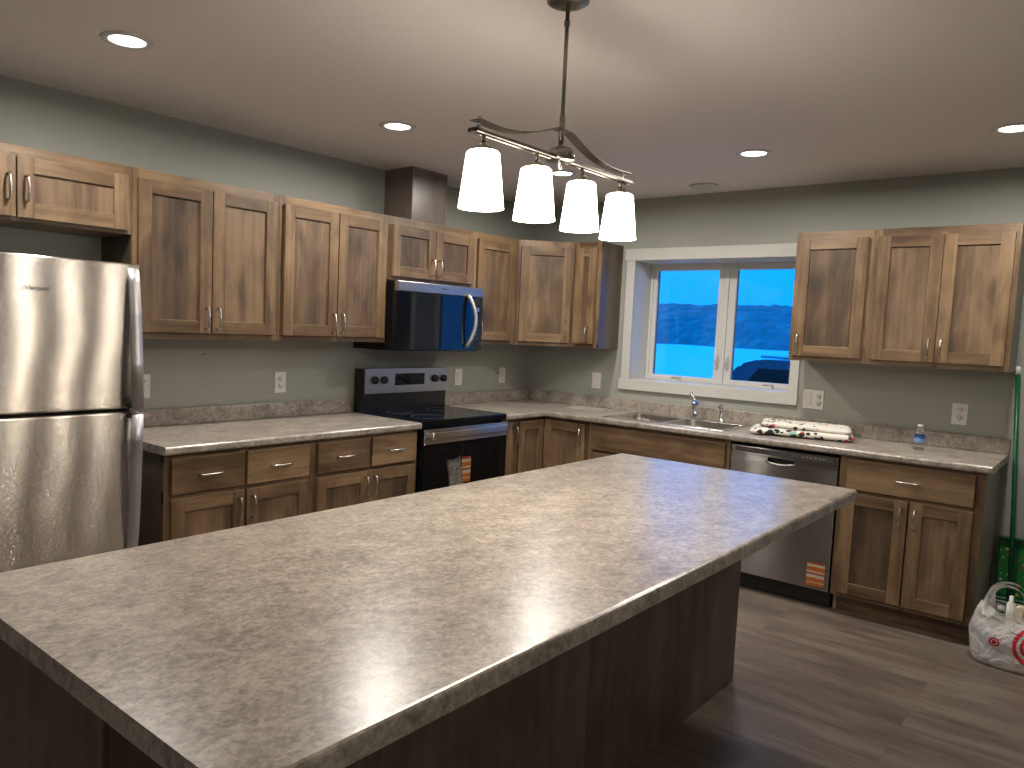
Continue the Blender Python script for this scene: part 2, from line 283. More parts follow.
# ------------------------------------------------------------------ mesh helpers
class MB:
    def __init__(s): s.bm = bmesh.new(); s.mats = []
    def mi(s, m):
        if m not in s.mats: s.mats.append(m)
        return s.mats.index(m)
    def merge(s, t, m, smooth=False, mtx=None):
        i = s.mi(m)
        for f in t.faces: f.material_index = i; f.smooth = smooth
        lay = t.verts.layers.float.new('board'); bv = random.random()
        for v in t.verts: v[lay] = bv
        if mtx is not None: t.transform(mtx)
        me = bpy.data.meshes.new('t'); t.to_mesh(me); s.bm.from_mesh(me); bpy.data.meshes.remove(me); t.free()
    def box(s, x0, x1, y0, y1, z0, z1, m, b=.0015, seg=1, mtx=None):
        t = bmesh.new(); bmesh.ops.create_cube(t, size=1)
        for v in t.verts: v.co = Vector(((x0+x1)/2+v.co.x*(x1-x0), (y0+y1)/2+v.co.y*(y1-y0), (z0+z1)/2+v.co.z*(z1-z0)))
        b = min(b, .45*min(abs(x1-x0), abs(y1-y0), abs(z1-z0)))
        if b > 0: bmesh.ops.bevel(t, geom=t.edges[:], offset=b, segments=seg, affect='EDGES', profile=.5)
        s.merge(t, m, False, mtx); return s
    def prism(s, pts, z0, z1, m, b=0):
        t = bmesh.new(); vs = [t.verts.new((x, y, z0)) for x, y in pts]; f = t.faces.new(vs)
        r = bmesh.ops.extrude_face_region(t, geom=[f]); 
        for g in r['geom']:
            if isinstance(g, bmesh.types.BMVert): g.co.z = z1
        bmesh.ops.recalc_face_normals(t, faces=t.faces)
        if b: bmesh.ops.bevel(t, geom=t.edges[:], offset=b, segments=1, affect='EDGES')
        s.merge(t, m); return s
    def lathe(s, prof, m, cx=0, cy=0, seg=32, smooth=True, cap=False, mtx=None):
        t = bmesh.new(); rings = []
        for r, z in prof:
            if r < 1e-6: rings.append([t.verts.new((cx, cy, z))])
            else: rings.append([t.verts.new((cx+r*math.cos(2*PI*i/seg), cy+r*math.sin(2*PI*i/seg), z)) for i in range(seg)])
        for a, c in zip(rings, rings[1:]):
            for i in range(seg):
                j = (i+1) % seg
                if len(a) == 1 and len(c) == 1: continue
                if len(a) == 1: t.faces.new((a[0], c[i], c[j]))
                elif len(c) == 1: t.faces.new((a[i], a[j], c[0]))
                else: t.faces.new((a[i], a[j], c[j], c[i]))
        bmesh.ops.recalc_face_normals(t, faces=t.faces)
        s.merge(t, m, smooth, mtx); return s
    def tube(s, pts, r, m, seg=10, flat=1.0, mtx=None, caps=True):
        pts = [Vector(p) for p in pts]; t = bmesh.new(); rings = []
        rr = r if isinstance(r, (list, tuple)) else [r]*len(pts)
        up = None
        for i, p in enumerate(pts):
            d = (pts[min(i+1, len(pts)-1)]-pts[max(i-1, 0)]).normalized()
            if up is None:
                up = Vector((0, 0, 1)) if abs(d.z) < .9 else Vector((0, 1, 0))
            a = d.cross(up).normalized(); bb = a.cross(d).normalized(); up = bb
            rings.append([t.verts.new(p+rr[i]*(a*math.cos(2*PI*k/seg)+bb*flat*math.sin(2*PI*k/seg))) for k in range(seg)])
        for a, c in zip(rings, rings[1:]):
            for k in range(seg):
                j = (k+1) % seg; t.faces.new((a[k], a[j], c[j], c[k]))
        if caps: t.faces.new(rings[0][::-1]); t.faces.new(rings[-1])
        bmesh.ops.recalc_face_normals(t, faces=t.faces)
        s.merge(t, m, True, mtx); return s
    def grid_slab(s, xs, ys, inside, z0, z1, m, bev=None, bo=.008, seg=3):
        t = bmesh.new(); V = {}
        def v(i, j, z):
            k = (i, j, z)
            if k not in V: V[k] = t.verts.new((xs[i], ys[j], z))
            return V[k]
        nx, ny = len(xs)-1, len(ys)-1
        ins = {(i, j): inside((xs[i]+xs[i+1])/2, (ys[j]+ys[j+1])/2) for i in range(nx) for j in range(ny)}
        for (i, j), q in ins.items():
            if not q: continue
            t.faces.new((v(i,j,z1), v(i+1,j,z1), v(i+1,j+1,z1), v(i,j+1,z1)))
            t.faces.new((v(i,j,z0), v(i,j+1,z0), v(i+1,j+1,z0), v(i+1,j,z0)))
            for (di, dj, a, c) in ((0,-1,(0,0),(1,0)), (1,0,(1,0),(1,1)), (0,1,(1,1),(0,1)), (-1,0,(0,1),(0,0))):
                if not ins.get((i+di, j+dj), False):
                    t.faces.new((v(i+a[0],j+a[1],z0), v(i+c[0],j+c[1],z0), v(i+c[0],j+c[1],z1), v(i+a[0],j+a[1],z1)))
        bmesh.ops.recalc_face_normals(t, faces=t.faces)
        bmesh.ops.dissolve_limit(t, angle_limit=.01, verts=t.verts, edges=t.edges)
        if bev:
            es = []
            for e in t.edges:
                a, c = e.verts[0].co, e.verts[1].co
                if len(e.link_faces) == 2 and abs(e.link_faces[0].normal.dot(e.link_faces[1].normal)) < .5 and bev(a, c): es.append(e)
            bmesh.ops.bevel(t, geom=es, offset=bo, segments=seg, affect='EDGES', profile=.5)
        s.merge(t, m); return s
    def build(s, name, parent=None, loc=(0,0,0), rz=0):
        me = bpy.data.meshes.new(name)
        s.bm.to_mesh(me); s.bm.free()
        for m in s.mats: me.materials.append(m)
        return link(name, me, parent, loc, rz)
def link(name, me, parent=None, loc=(0,0,0), rz=0):
    o = bpy.data.objects.new(name, me); C.objects.link(o); o.location = loc; o.rotation_euler = (0, 0, rz)
    if parent: o.parent = parent
    return o
def tag(o, label=None, cat=None, group=None, kind=None):
    if label: o['label'] = label
    if cat: o['category'] = cat
    if group: o['group'] = group
    if kind: o['kind'] = kind
    return o
def thing(name, label, cat, loc=(0,0,0), rz=0, group=None):
    o = link(name, None, None, loc, rz); o.empty_display_size = .1
    return tag(o, label, cat, group)
def text(body, size, m, name, parent, loc, rot, depth=.0006):
    cu = bpy.data.curves.new(name, 'FONT'); cu.body = body; cu.size = size; cu.extrude = depth; cu.align_x = 'CENTER'; cu.align_y = 'CENTER'
    t = bpy.data.objects.new('tmp', cu); C.objects.link(t)
    me = bpy.data.meshes.new_from_object(t.evaluated_get(bpy.context.evaluated_depsgraph_get()))
    bpy.data.objects.remove(t); bpy.data.curves.remove(cu)
    me.materials.clear(); me.materials.append(m)
    o = link(name, me, parent, loc); o.rotation_euler = rot; return o
def struct(o): return tag(o, kind='structure')
def smooth_by_noise(o, amp, scale, seed=0):
    for v in o.data.vertices:
        n = mnoise.noise_vector(v.co*scale+Vector((seed, 0, 0)))
        v.co += n*amp

# ------------------------------------------------------------------ the room
CZ = 2.49
X0, Y0 = -9.2, -8.2
WT = .31
o = MB().box(X0, WT, Y0, .12, -.12, 0, M['floor'], 0).build('floor'); struct(o)
o = MB().box(X0, WT, Y0, .12, CZ, CZ+.12, M['ceiling'], 0).build('ceiling'); struct(o)
struct(MB().box(X0, WT, 0, .12, 0, CZ, M['wall'], 0).build('wall_range'))
struct(MB().box(X0-.12, X0, Y0, .12, 0, CZ, M['wall'], 0).build('wall_far_left'))
struct(MB().box(X0, WT, Y0-.12, Y0, 0, CZ, M['wall'], 0).build('wall_behind'))
WY0, WY1, WZ0, WZ1 = -.945, -2.107, 1.165, 2.035
w = MB()
t = .012
w.box(0, WT, WY0+t, 0, 0, CZ, M['wall'], 0).box(0, WT, Y0, WY1-t, 0, CZ, M['wall'], 0)
w.box(0, WT, WY1-t, WY0+t, 0, WZ0-t, M['wall'], 0).box(0, WT, WY1-t, WY0+t, WZ1+t, CZ, M['wall'], 0)
struct(w.build('wall_window'))
# baseboard past the cabinets on the window wall and on the walls behind
struct(MB().box(-.014, 0, Y0, -3.35, 0, .09, M['white'], .002).build('baseboard_window'))
struct(MB().box(X0, -4.6, -.014, 0, 0, .09, M['white'], .002).build('baseboard_range'))
struct(MB().box(X0, 0-.02, Y0, Y0+.014, 0, .09, M['white'], .002).build('baseboard_behind'))

# window: jamb liner, casing, frame, two sashes
win = link('window_1', None); tag(win, kind='structure')
j = MB()
j.box(-.005, .235, WY0, WY0+t, WZ0-t, WZ1+t, M['white'], 0).box(-.005, .235, WY1-t, WY1, WZ0-t, WZ1+t, M['white'], 0)
j.box(-.005, .235, WY1, WY0, WZ1, WZ1+t, M['white'], 0).box(-.012, .235, WY1, WY0, WZ0-t, WZ0, M['white'], 0)
j.build('window_jamb', win)
c = MB()
c.box(-.019, 0, WY0, WY0+.068, WZ0, WZ1+.004, M['white'], .002)
c.box(-.019, 0, WY1-.058, WY1, WZ0, WZ1+.004, M['white'], .002)
c.box(-.024, 0, WY1-.066, WY0+.083, WZ1+.004, 2.125, M['white'], .003)
c.box(-.024, 0, WY1-.062, WY0+.083, 1.085, WZ0, M['white'], .003)
c.build('window_casing', win)
f = MB(); fx0, fx1 = .235, .30
f.box(fx0, fx1, WY0-.022, WY0, WZ0, WZ1, M['vinyl'], .002).box(fx0, fx1, WY1, WY1+.022, WZ0, WZ1, M['vinyl'], .002)
f.box(fx0, fx1, WY1+.022, WY0-.022, WZ1-.022, WZ1, M['vinyl'], .002).box(fx0, fx1, WY1+.022, WY0-.022, WZ0, WZ0+.016, M['vinyl'], .002)
f.box(fx0, fx1, -1.560, -1.530, WZ0+.016, WZ1-.022, M['vinyl'], .002)
f.build('window_frame', win)
for k, (a, b_, cy, crank, lk) in enumerate(((WY0-.022, -1.530, 0, -1.205, -1.507), (-1.560, WY1+.022, 0, -1.885, -1.583))):
    s_ = MB(); sx0, sx1 = .245, .285; g0, g1 = a-.032, b_+.048 if k == 0 else b_+.035
    if k == 1: g0 = a-.052
    s_.box(sx0, sx1, g0, a, WZ0+.016, WZ1-.022, M['vinyl'], .002).box(sx0, sx1, b_, g1, WZ0+.016, WZ1-.022, M['vinyl'], .002)
    s_.box(sx0, sx1, g1, g0, WZ0+.016, 1.203, M['vinyl'], .002).box(sx0, sx1, g1, g0, 1.985, WZ1-.022, M['vinyl'], .002)
    # grey spacer seal around the double glazing
    for q in (g0-.004, g1): s_.box(.262, .282, q, q+.004, 1.203, 1.985, M['steel_dark'], 0)
    sash = s_.build('sash', win)
    MB().box(.268, .272, g1, g0, 1.203, 1.985, M['glass'], 0).build('window_pane', sash)
    h = MB(); h.box(.205, .235, crank-.040, crank+.040, WZ0, WZ0+.016, M['vinyl'], .004, 2)
    h.tube([(.215, crank+.03, WZ0+.018), (.203, crank, WZ0+.024), (.200, crank-.04, WZ0+.022), (.202, crank-.052, WZ0+.02)], [.006,.005,.005,.007], M['nickel'], 8)
    h.build('window_crank', win)
    l = MB(); l.box(.226, .245, lk-.010, lk+.010, 1.28, 1.38, M['vinyl'], .004, 2).tube([(.226, lk, 1.30), (.214, lk, 1.32), (.212, lk, 1.37)], .005, M['vinyl'], 8)
    l.build('window_latch', win)

# ------------------------------------------------------------------ cabinet pieces
def pull_mesh(L=.102):
    p = MB(); n = 12; pts = [(-L/2, 0, 0), (-L/2, -.012, 0)]
    for i in range(n+1):
        a = i/n; x = -L/2+L*a; e = .024+.008*math.sin(PI*a)
        pts.append((x, -e, 0))
    pts += [(L/2, -.012, 0), (L/2, 0, 0)]
    r = [.0062, .005]+[.0045+.0015*math.sin(PI*i/n) for i in range(n+1)]+[.005, .0062]
    p.tube(pts, r, M['nickel'], 8)
    me = bpy.data.meshes.new('pull'); p.bm.to_mesh(me); me.materials.append(M['nickel']); p.bm.free(); return me
PULL = pull_mesh()
def pull(parent, x, z, vert=True, y=-.02):
    o = link('handle', PULL, parent, (x, y, z))
    if vert: o.rotation_euler = (0, PI/2, 0)
    return o
def door(parent, x, z, w, h, y=0, rz=0, hx=None, hz=None, name='door', fw=.062):
    d = MB(); T = .02
    d.box(0, fw, -T, 0, 0, h, M['wood'], .0018, 2).box(w-fw, w, -T, 0, 0, h, M['wood'], .0018, 2)
    d.box(fw, w-fw, -T, 0, h-fw, h, M['woodh'], .0018, 2).box(fw, w-fw, -T, 0, 0, fw, M['woodh'], .0018, 2)
    d.box(fw-.002, w-fw+.002, -T+.0105, -.004, fw-.002, h-fw+.002, M['panel'], 0)
    o = d.build(name, parent, (x, y, z), rz)
    if hx is not None: pull(o, hx, hz)
    return o
def drawer(parent, x, z, w, h, y=0, handle=True, name='drawer'):
    d = MB().box(0, w, -.02, 0, 0, h, M['woodh'], .003, 2); o = d.build(name, parent, (x, y, z))
    if handle: pull(o, w/2, h/2, False)
    return o
def carcass(parent, w, d, z0, z1, rails, stiles, open_top=False, toe=0, side=None, lside=None, name='cabinet_body'):
    """rails: list of (z0,z1) full-width; stiles: list of (x0,x1,z0,z1)"""
    side = side or M['wood_side']; b = MB(); F = .019; tk = .016
    zb = z0+toe
    b.box(0, tk, -d+F, 0, zb, z1, lside or side, 0).box(w-tk, w, -d+F, 0, zb, z1, side, 0)
    b.box(tk, w-tk, -d+F, 0, zb, zb+tk, M['wood'], 0)
    b.box(tk, w-tk, -.008, 0, zb+tk, z1, M['inside'], 0)
    if not open_top: b.box(tk, w-tk, -d+F, -.008, z1-tk, z1, M['inside'], 0)
    for a, c in rails: b.box(.0, w, -d, -d+F, a, c, M['woodh'], .0012)
    for a, c, e, g in stiles: b.box(a, c, -d-.0002, -d+F, e, g, M['wood'], .0012)
    if toe:
        b.box(0, tk, -d+.075, 0, z0, zb, side, 0).box(w-tk, w, -d+.075, 0, z0, zb, side, 0)
        b.box(tk, w-tk, -d+.075, -d+.09, z0, zb, M['woodh'], 0)
    return b.build(name, parent)
UT, UB, UD = 2.152, 1.385, .305
DW0, DW1 = 1.414, 2.108
def upper(loc, rz, w, doors, label, zb=UB, dz=None, hz=.075, side=None):
    """doors: (x, w, handle_x)"""
    t = thing('wall_cabinet', label, 'cabinet', loc, rz, 'wall cabinets')
    d0, d1 = dz or (DW0, DW1)
    loc = (loc[0]-(.001 if rz else 0), loc[1]-(0 if rz else .001), loc[2])
    e0 = doors[0][0]+.012; e1 = doors[-1][0]+doors[-1][1]-.012
    carcass(t, w, UD, zb, UT, [(UT-.055, UT), (zb, zb+.038)], [(0, e0, zb, UT), (e1, w, zb, UT)]+([((doors[0][0]+doors[0][1]-.015), doors[1][0]+.015, zb, UT-.03)] if len(doors) > 1 else []), side=side)
    for x, dw, hx in doors:
        door(t, x, d0, dw, d1-d0, -UD-.0015, 0, hx, hz)
    return t
G = .001
upper((-4.44,0,0), 0, .958, [(.028,.447,.418), (.481,.452,.032)], 'short two-door wooden wall cabinet above the refrigerator', zb=1.850, dz=(1.866,2.108), hz=.115)
upper((-3.481,0,0), 0, .790, [(.022,.368,.340), (.396,.366,.028)], 'tall two-door wooden wall cabinet just right of the refrigerator')
upper((-2.690,0,0), 0, .784, [(.024,.363,.335), (.394,.362,.028)], 'tall two-door wooden wall cabinet just left of the microwave')
upper((-1.905,0,0), 0, .812, [(.026,.374,.346), (.406,.374,.028)], 'short two-door wooden wall cabinet directly above the microwave', zb=1.768, dz=(1.792,2.104), hz=.075)
upper((-1.092,0,0), 0, .486, [(.020,.405,.03)], 'single-door wooden wall cabinet between microwave and angled corner cabinet')
# angled corner cabinet
K = .606
t = thing('corner_wall_cabinet', 'angled single-door wooden wall cabinet in the corner of the room', 'cabinet', (0,0,0), 0, 'wall cabinets')
b = MB(); g = .0008
b.prism([(-g,-g),(-K+g,-g),(-K+g,-UD),(-UD,-K+g),(-g,-K+g)], UB, UT, M['wood_side'])
L = math.sqrt(2)*(K-UD)
mt = Matrix.Translation((-K, -UD, 0))@Matrix.Rotation(-PI/4, 4, 'Z')
b.box(.012, L-.012, -.004, 0, UT-.055, UT, M['woodh'], .0005, mtx=mt).box(.012, L-.012, -.004, 0, UB, UB+.038, M['woodh'], .0005, mtx=mt)
b.box(.010, .04, -.0045, 0, UB, UT, M['wood'], .0005, mtx=mt).box(L-.04, L-.010, -.0045, 0, UB, UT, M['wood'], .0005, mtx=mt)
b.build('cabinet_body', t)
ca = -PI/4
def at45(x, y): 
    v = mt@Vector((x, y, 0)); return (v.x, v.y)
dx, dy = at45(.024, -.006)
dd = door(t, 0, 0, L-.048, DW1-DW0, 0, ca, L-.048-.035, .075); dd.location = (dx, dy, DW0)
upper((0,-.607,0), -PI/2, .222, [(.022,.175,.125)], 'narrow single-door wooden wall cabinet at the left side of the window')
upper((0,-2.187,0), -PI/2, .4265, [(.024,.380,.03)], 'single-door wooden wall cabinet at the right side of the window')
upper((0,-2.6145,0), -PI/2, .690, [(.029,.319,.291), (.351,.315,.028)], 'two-door wooden wall cabinet at the far right end of window wall', side=M['side_taupe'])
# vent chase above microwave cabinet
t = thing('vent_chase', 'dark wooden box cabinet reaching the ceiling above the microwave cabinet', 'cabinet', (-1.665,0,UT+.0005))
H = CZ-UT-.001
MB().box(0, .313, -.256, 0, 0, H, M['chase'], .001).build('box_body', t)
q = MB(); 
q.box(-.003,.316,-.261,0,H-.012,H,M['chase'],.001); q.box(-.003,.012,-.260,-.256,0,H-.012,M['chase'],.001); q.box(.301,.316,-.260,-.256,0,H-.012,M['chase'],.001)
q.build('edge_trim', t)

# base cabinets
BT, BD, TOE = .888, .61, .102
def base(loc, rz, w, drawers, doors, label, rmid=(.685,.708), stile_mid=True, side=None, open_top=True, lside=None, false=None):
    loc = (loc[0]-(.0015 if rz else 0), loc[1]-(0 if rz else .0015), loc[2])
    t = thing('base_cabinet', label, 'cabinet', loc, rz, 'base cabinets')
    e0 = doors[0][0]+.012; e1 = doors[-1][0]+doors[-1][1]-.012
    st = [(0, e0, TOE, BT), (e1, w, TOE, BT)]
    if len(doors) > 1: st.append((doors[0][0]+doors[0][1]-.015, doors[1][0]+.015, TOE, BT))
    carcass(t, w, BD, 0, BT, [(BT-.035, BT), (TOE, TOE+.035)]+([(rmid[0]-.014, rmid[1]+.014)] if drawers or false else []), st, open_top, TOE, side, lside)
    for x, dw in drawers: drawer(t, x, .707, dw, .163, -BD-.0015)
    if false: drawer(t, false[0], .703, false[1], .163, -BD-.0015, False, 'false_drawer_front')
    top = .686 if (drawers or false) else .868
    for x, dw, hx in doors: door(t, x, .126, dw, top-.126, -BD-.0015, 0, hx, top-.126-.085 if hx is not None else None)
    return t
base((-3.481,0,0), 0, .790, [(.028,.366),(.410,.365)], [(.028,.366,.336),(.410,.365,.028)], 'two-drawer two-door wooden base cabinet just right of the refrigerator')
base((-2.690,0,0), 0, .784, [(.038,.358),(.416,.346)], [(.038,.358,.328),(.402,.360,.028)], 'two-drawer two-door wooden base cabinet just left of the range')
base((-1.092,0,0), 0, .158, [], [(.028,.120,.085)], 'very narrow single-door wooden base cabinet just right of the range')
# corner base cabinet with folding doors
t = thing('corner_base_cabinet', 'corner wooden base cabinet with two doors meeting at inside corner', 'cabinet', (0,0,0), 0, 'base cabinets')
b = MB(); A_ = .932; Bc = .994
def lshape(o_): return [(-g,-g),(-A_+g,-g),(-A_+g,-BD+o_),(-BD+o_,-BD+o_),(-BD+o_,-Bc+g),(-g,-Bc+g)]
b.prism(lshape(0), TOE, TOE+.016, M['wood']); b.prism(lshape(.075), 0, TOE, M['wood_side'])
b.box(-A_+g,-A_+.016,-BD+.019,-.008,TOE+.016,BT,M['inside'],0).box(-BD+.019,-.008,-Bc+g,-Bc+.016,TOE+.016,BT,M['inside'],0)
b.box(-A_+g,-g,-.008,-g,TOE+.016,BT,M['inside'],0).box(-.008,-g,-Bc+g,-.008,TOE+.016,BT,M['inside'],0)
b.box(-A_+g,-BD,-BD,-BD+.019,BT-.016,BT,M['woodh'],.001).box(-BD,-BD+.019,-Bc+g,-BD,BT-.016,BT,M['woodh'],.001)
b.box(-A_+g,-A_+.022,-BD,-BD+.019,TOE,BT,M['wood'],.001).box(-BD,-BD+.019,-Bc+g,-Bc+.028,TOE,BT,M['wood'],.001)
b.build('cabinet_body', t)
door(t, -.921, .126, .288, .742, -BD-.0015, 0, None, None)
dd = door(t, 0, 0, .336, .742, 0, -PI/2, .336-.03, .655); dd.location = (-BD-.0015, -.634, .126)
base((0,-.995,0), -PI/2, .994, [], [(.026,.467,.438),(.501,.467,.028)], 'wide wooden sink base cabinet with plain false drawer front under the sink', false=(.026,.942))
base((0,-2.611,0), -PI/2, .674, [(.042,.592)], [(.030,.317,.287),(.356,.280,.028)], 'wooden base cabinet with one wide drawer at the right end', side=M['side_taupe'])

# ------------------------------------------------------------------ countertops
CT0, CT1 = .889, .927
CF = .648
def frontb(axisfn): return axisfn
def on(v, q): return abs(v-q) < 1e-4
t = thing('countertop', 'straight mottled laminate countertop between refrigerator and range', 'countertop', (0,0,0))
m_ = MB(); xl, xr = -3.492, -1.906
m_.grid_slab([xl,xr],[-CF,-.001],lambda x,y:True,CT0,CT1,M['counter'],bev=lambda a,c:(on(a.y,-CF) and on(c.y,-CF) and not on(a.x,c.x)),bo=.011)
m_.build('countertop_slab', t)
MB().box(xl,xr,-.022,-.001,CT1+.0004,1.012,M['counter'],.003,2).build('backsplash', t)
t = thing('corner_countertop', 'l-shaped mottled laminate countertop running under the window and holding the sink', 'countertop', (0,0,0))
m_ = MB(); yr = -3.314; SX0, SX1, SY0, SY1 = -.545, -.095, -1.085, -1.885
xs = [-1.094,-CF,SX0,SX1,-.001]; ys = [yr,SY1,SY0,-CF,-.001]
def ins(x, y):
    if SX0 < x < SX1 and SY1 < y < SY0: return False
    return y > -CF or x > -CF
def bev(a, c):
    if abs(a.z-c.z) > 1e-4: return on(a.x,-CF) and on(a.y,yr) or (on(a.x,-CF) and on(a.y,-CF))
    return (on(a.y,-CF) and on(c.y,-CF) and a.x < -CF+1e-3 and c.x < -CF+1e-3) or (on(a.x,-CF) and on(c.x,-CF) and a.y < -CF+1e-3 and c.y < -CF+1e-3)
m_.grid_slab(xs, ys, ins, CT0, CT1, M['counter'], bev=bev, bo=.011)
m_.build('countertop_slab', t)
m_ = MB(); m_.box(-1.094,-.001,-.022,-.001,CT1+.0004,1.012,M['counter'],.003,2).box(-.022,-.001,yr,-.0225,CT1+.0004,1.012,M['counter'],.003,2)
m_.build('backsplash', t)

# sink
t = thing('kitchen_sink', 'double-bowl stainless steel drop-in sink below the window', 'sink', (0,0,CT1))
rim = MB(); rx0,rx1,ry0,ry1 = -.565,-.060,-1.915,-1.060
B1 = (-.515,-.150,-1.470,-1.100); B2 = (-.515,-.150,-1.875,-1.505)
def rin(x,y):
    for bx in (B1,B2):
        if bx[0]<x<bx[1] and bx[2]<y<bx[3]: return False
    return True
rim.grid_slab([rx0,B1[0],B1[1],rx1],[ry0,B2[2],B2[3],B1[2],B1[3],ry1],rin,.0006,.006,M['sink'],bev=lambda a,c:abs(a.z-c.z)<1e-4 and a.z>.004,bo=.003,seg=2)
rim.build('sink_rim', t)
def bowl(x0,x1,y0,y1,d):
    s_=MB(); tb=bmesh.new(); n=6; R=.05; rings=[]
    for z,ins_ in ((.004,0),(-.01,.002),(-d+.04,.012),(-d+.012,.022),(-d,.045)):
        ring=[]
        for cx,cy,a0 in ((x1-R,y1-R,0),(x0+R,y1-R,90),(x0+R,y0+R,180),(x1-R,y0+R,270)):
            for k in range(n+1):
                a=math.radians(a0+90*k/n); rr=R-ins_*.6
                ring.append(tb.verts.new((cx+rr*math.cos(a)-(ins_*.4 if cx>(x0+x1)/2 else -ins_*.4), cy+rr*math.sin(a)-(ins_*.4 if cy>(y0+y1)/2 else -ins_*.4), z)))
        rings.append(ring)
    for a,c in zip(rings,rings[1:]):
        for i in range(len(a)):
            j_=(i+1)%len(a); tb.faces.new((a[i],a[j_],c[j_],c[i]))
    tb.faces.new(rings[-1]); bmesh.ops.recalc_face_normals(tb,faces=tb.faces); bmesh.ops.reverse_faces(tb,faces=tb.faces)
    s_.merge(tb,M['sink'],True)
    s_.lathe([(.0,-d+.004),(.02,-d+.004),(.038,-d+.002),(.042,-d+.0005)],M['chrome'],(x0+x1)/2,(y0+y1)/2,24)
    return s_
bowl(*B1,.17).build('sink_bowl', t); bowl(*B2,.17).build('sink_bowl', t)
# faucet
FZ = CT1+.0066
t = thing('faucet', 'chrome single-lever kitchen faucet behind the sink', 'faucet', (-.105,-1.520,FZ))
p = MB(); p.lathe([(.0,0),(.030,0),(.030,.006),(.022,.012),(.0205,.02),(.0245,.085),(.026,.105),(.022,.120),(.0,.125)],M['chrome'],seg=24)
p.box(-.026,.026,-.11,.11,0,.006,M['chrome'],.003,2)
p.tube([(-.011,-.005,.050),(-.054,-.025,.068),(-.108,-.05,.072),(-.153,-.071,.064),(-.166,-.077,.046)],[.014,.0125,.012,.012,.0125],M['chrome'],12)
p.build('faucet_body', t)
p = MB(); p.tube([(0,0,.115),(.0,.012,.135),(.0,.028,.165),(.0,.034,.178)],[.018,.013,.011,.013],M['chrome'],10)
p.build('lever', t)
MB().tube([(-.016,-.013,.100),(-.021,-.022,.128)],[.010,.009],M['blueplastic'],10).build('temperature_mark', t)
t = thing('sink_sprayer', 'short chrome side sprayer to the right of the faucet', 'sprayer', (-.105,-1.712,FZ))
MB().lathe([(0,0),(.024,0),(.024,.005),(.016,.014),(.014,.03),(.0,.032)],M['chrome'],seg=20).build('sprayer_base', t)
MB().tube([(0,0,.028),(0,0,.075),(-.006,.0,.098),(-.028,.004,.108)],[.016,.0145,.018,.016],M['chrome'],12).build('sprayer_head', t)

# ------------------------------------------------------------------ island
IX0, IX1, IY0, IY1 = -4.654, -1.861, -3.003, -1.945
t = thing('island_countertop', 'large mottled laminate slab on top of the kitchen island', 'countertop', (0,0,0))
m_ = MB(); m_.grid_slab([IX0,IX1],[IY0,IY1],lambda x,y:True,CT0,CT1,M['counter'],bev=lambda a,c:(on(a.z,c.z) and a.z>CT0+.01 and not (on(a.x,IX0) and on(c.x,IX0))) or (abs(a.z-c.z)>.01 and on(a.x,IX1)),bo=.012,seg=4)
m_.build('countertop_slab', t)
t = thing('kitchen_island', 'dark-stained plank-faced wooden island base under the large countertop', 'island', (0,0,0))
b = MB(); bx0,bx1,by0,by1 = -4.604,-1.871,-2.560,-1.985
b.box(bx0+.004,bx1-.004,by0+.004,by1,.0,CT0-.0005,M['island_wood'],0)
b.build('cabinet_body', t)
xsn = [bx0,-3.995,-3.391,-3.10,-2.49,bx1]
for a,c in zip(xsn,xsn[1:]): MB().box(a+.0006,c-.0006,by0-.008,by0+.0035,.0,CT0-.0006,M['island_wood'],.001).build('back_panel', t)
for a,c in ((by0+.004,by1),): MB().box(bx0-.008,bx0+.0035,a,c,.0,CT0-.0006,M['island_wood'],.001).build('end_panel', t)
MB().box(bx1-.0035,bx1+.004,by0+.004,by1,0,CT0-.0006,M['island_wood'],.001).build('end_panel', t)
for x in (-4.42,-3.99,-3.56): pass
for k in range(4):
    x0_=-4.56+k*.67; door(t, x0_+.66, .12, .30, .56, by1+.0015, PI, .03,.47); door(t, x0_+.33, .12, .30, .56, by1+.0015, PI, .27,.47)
    o=drawer(t, x0_+.66, .70, .63, .16, by1+.0015); o.rotation_euler=(0,0,PI)

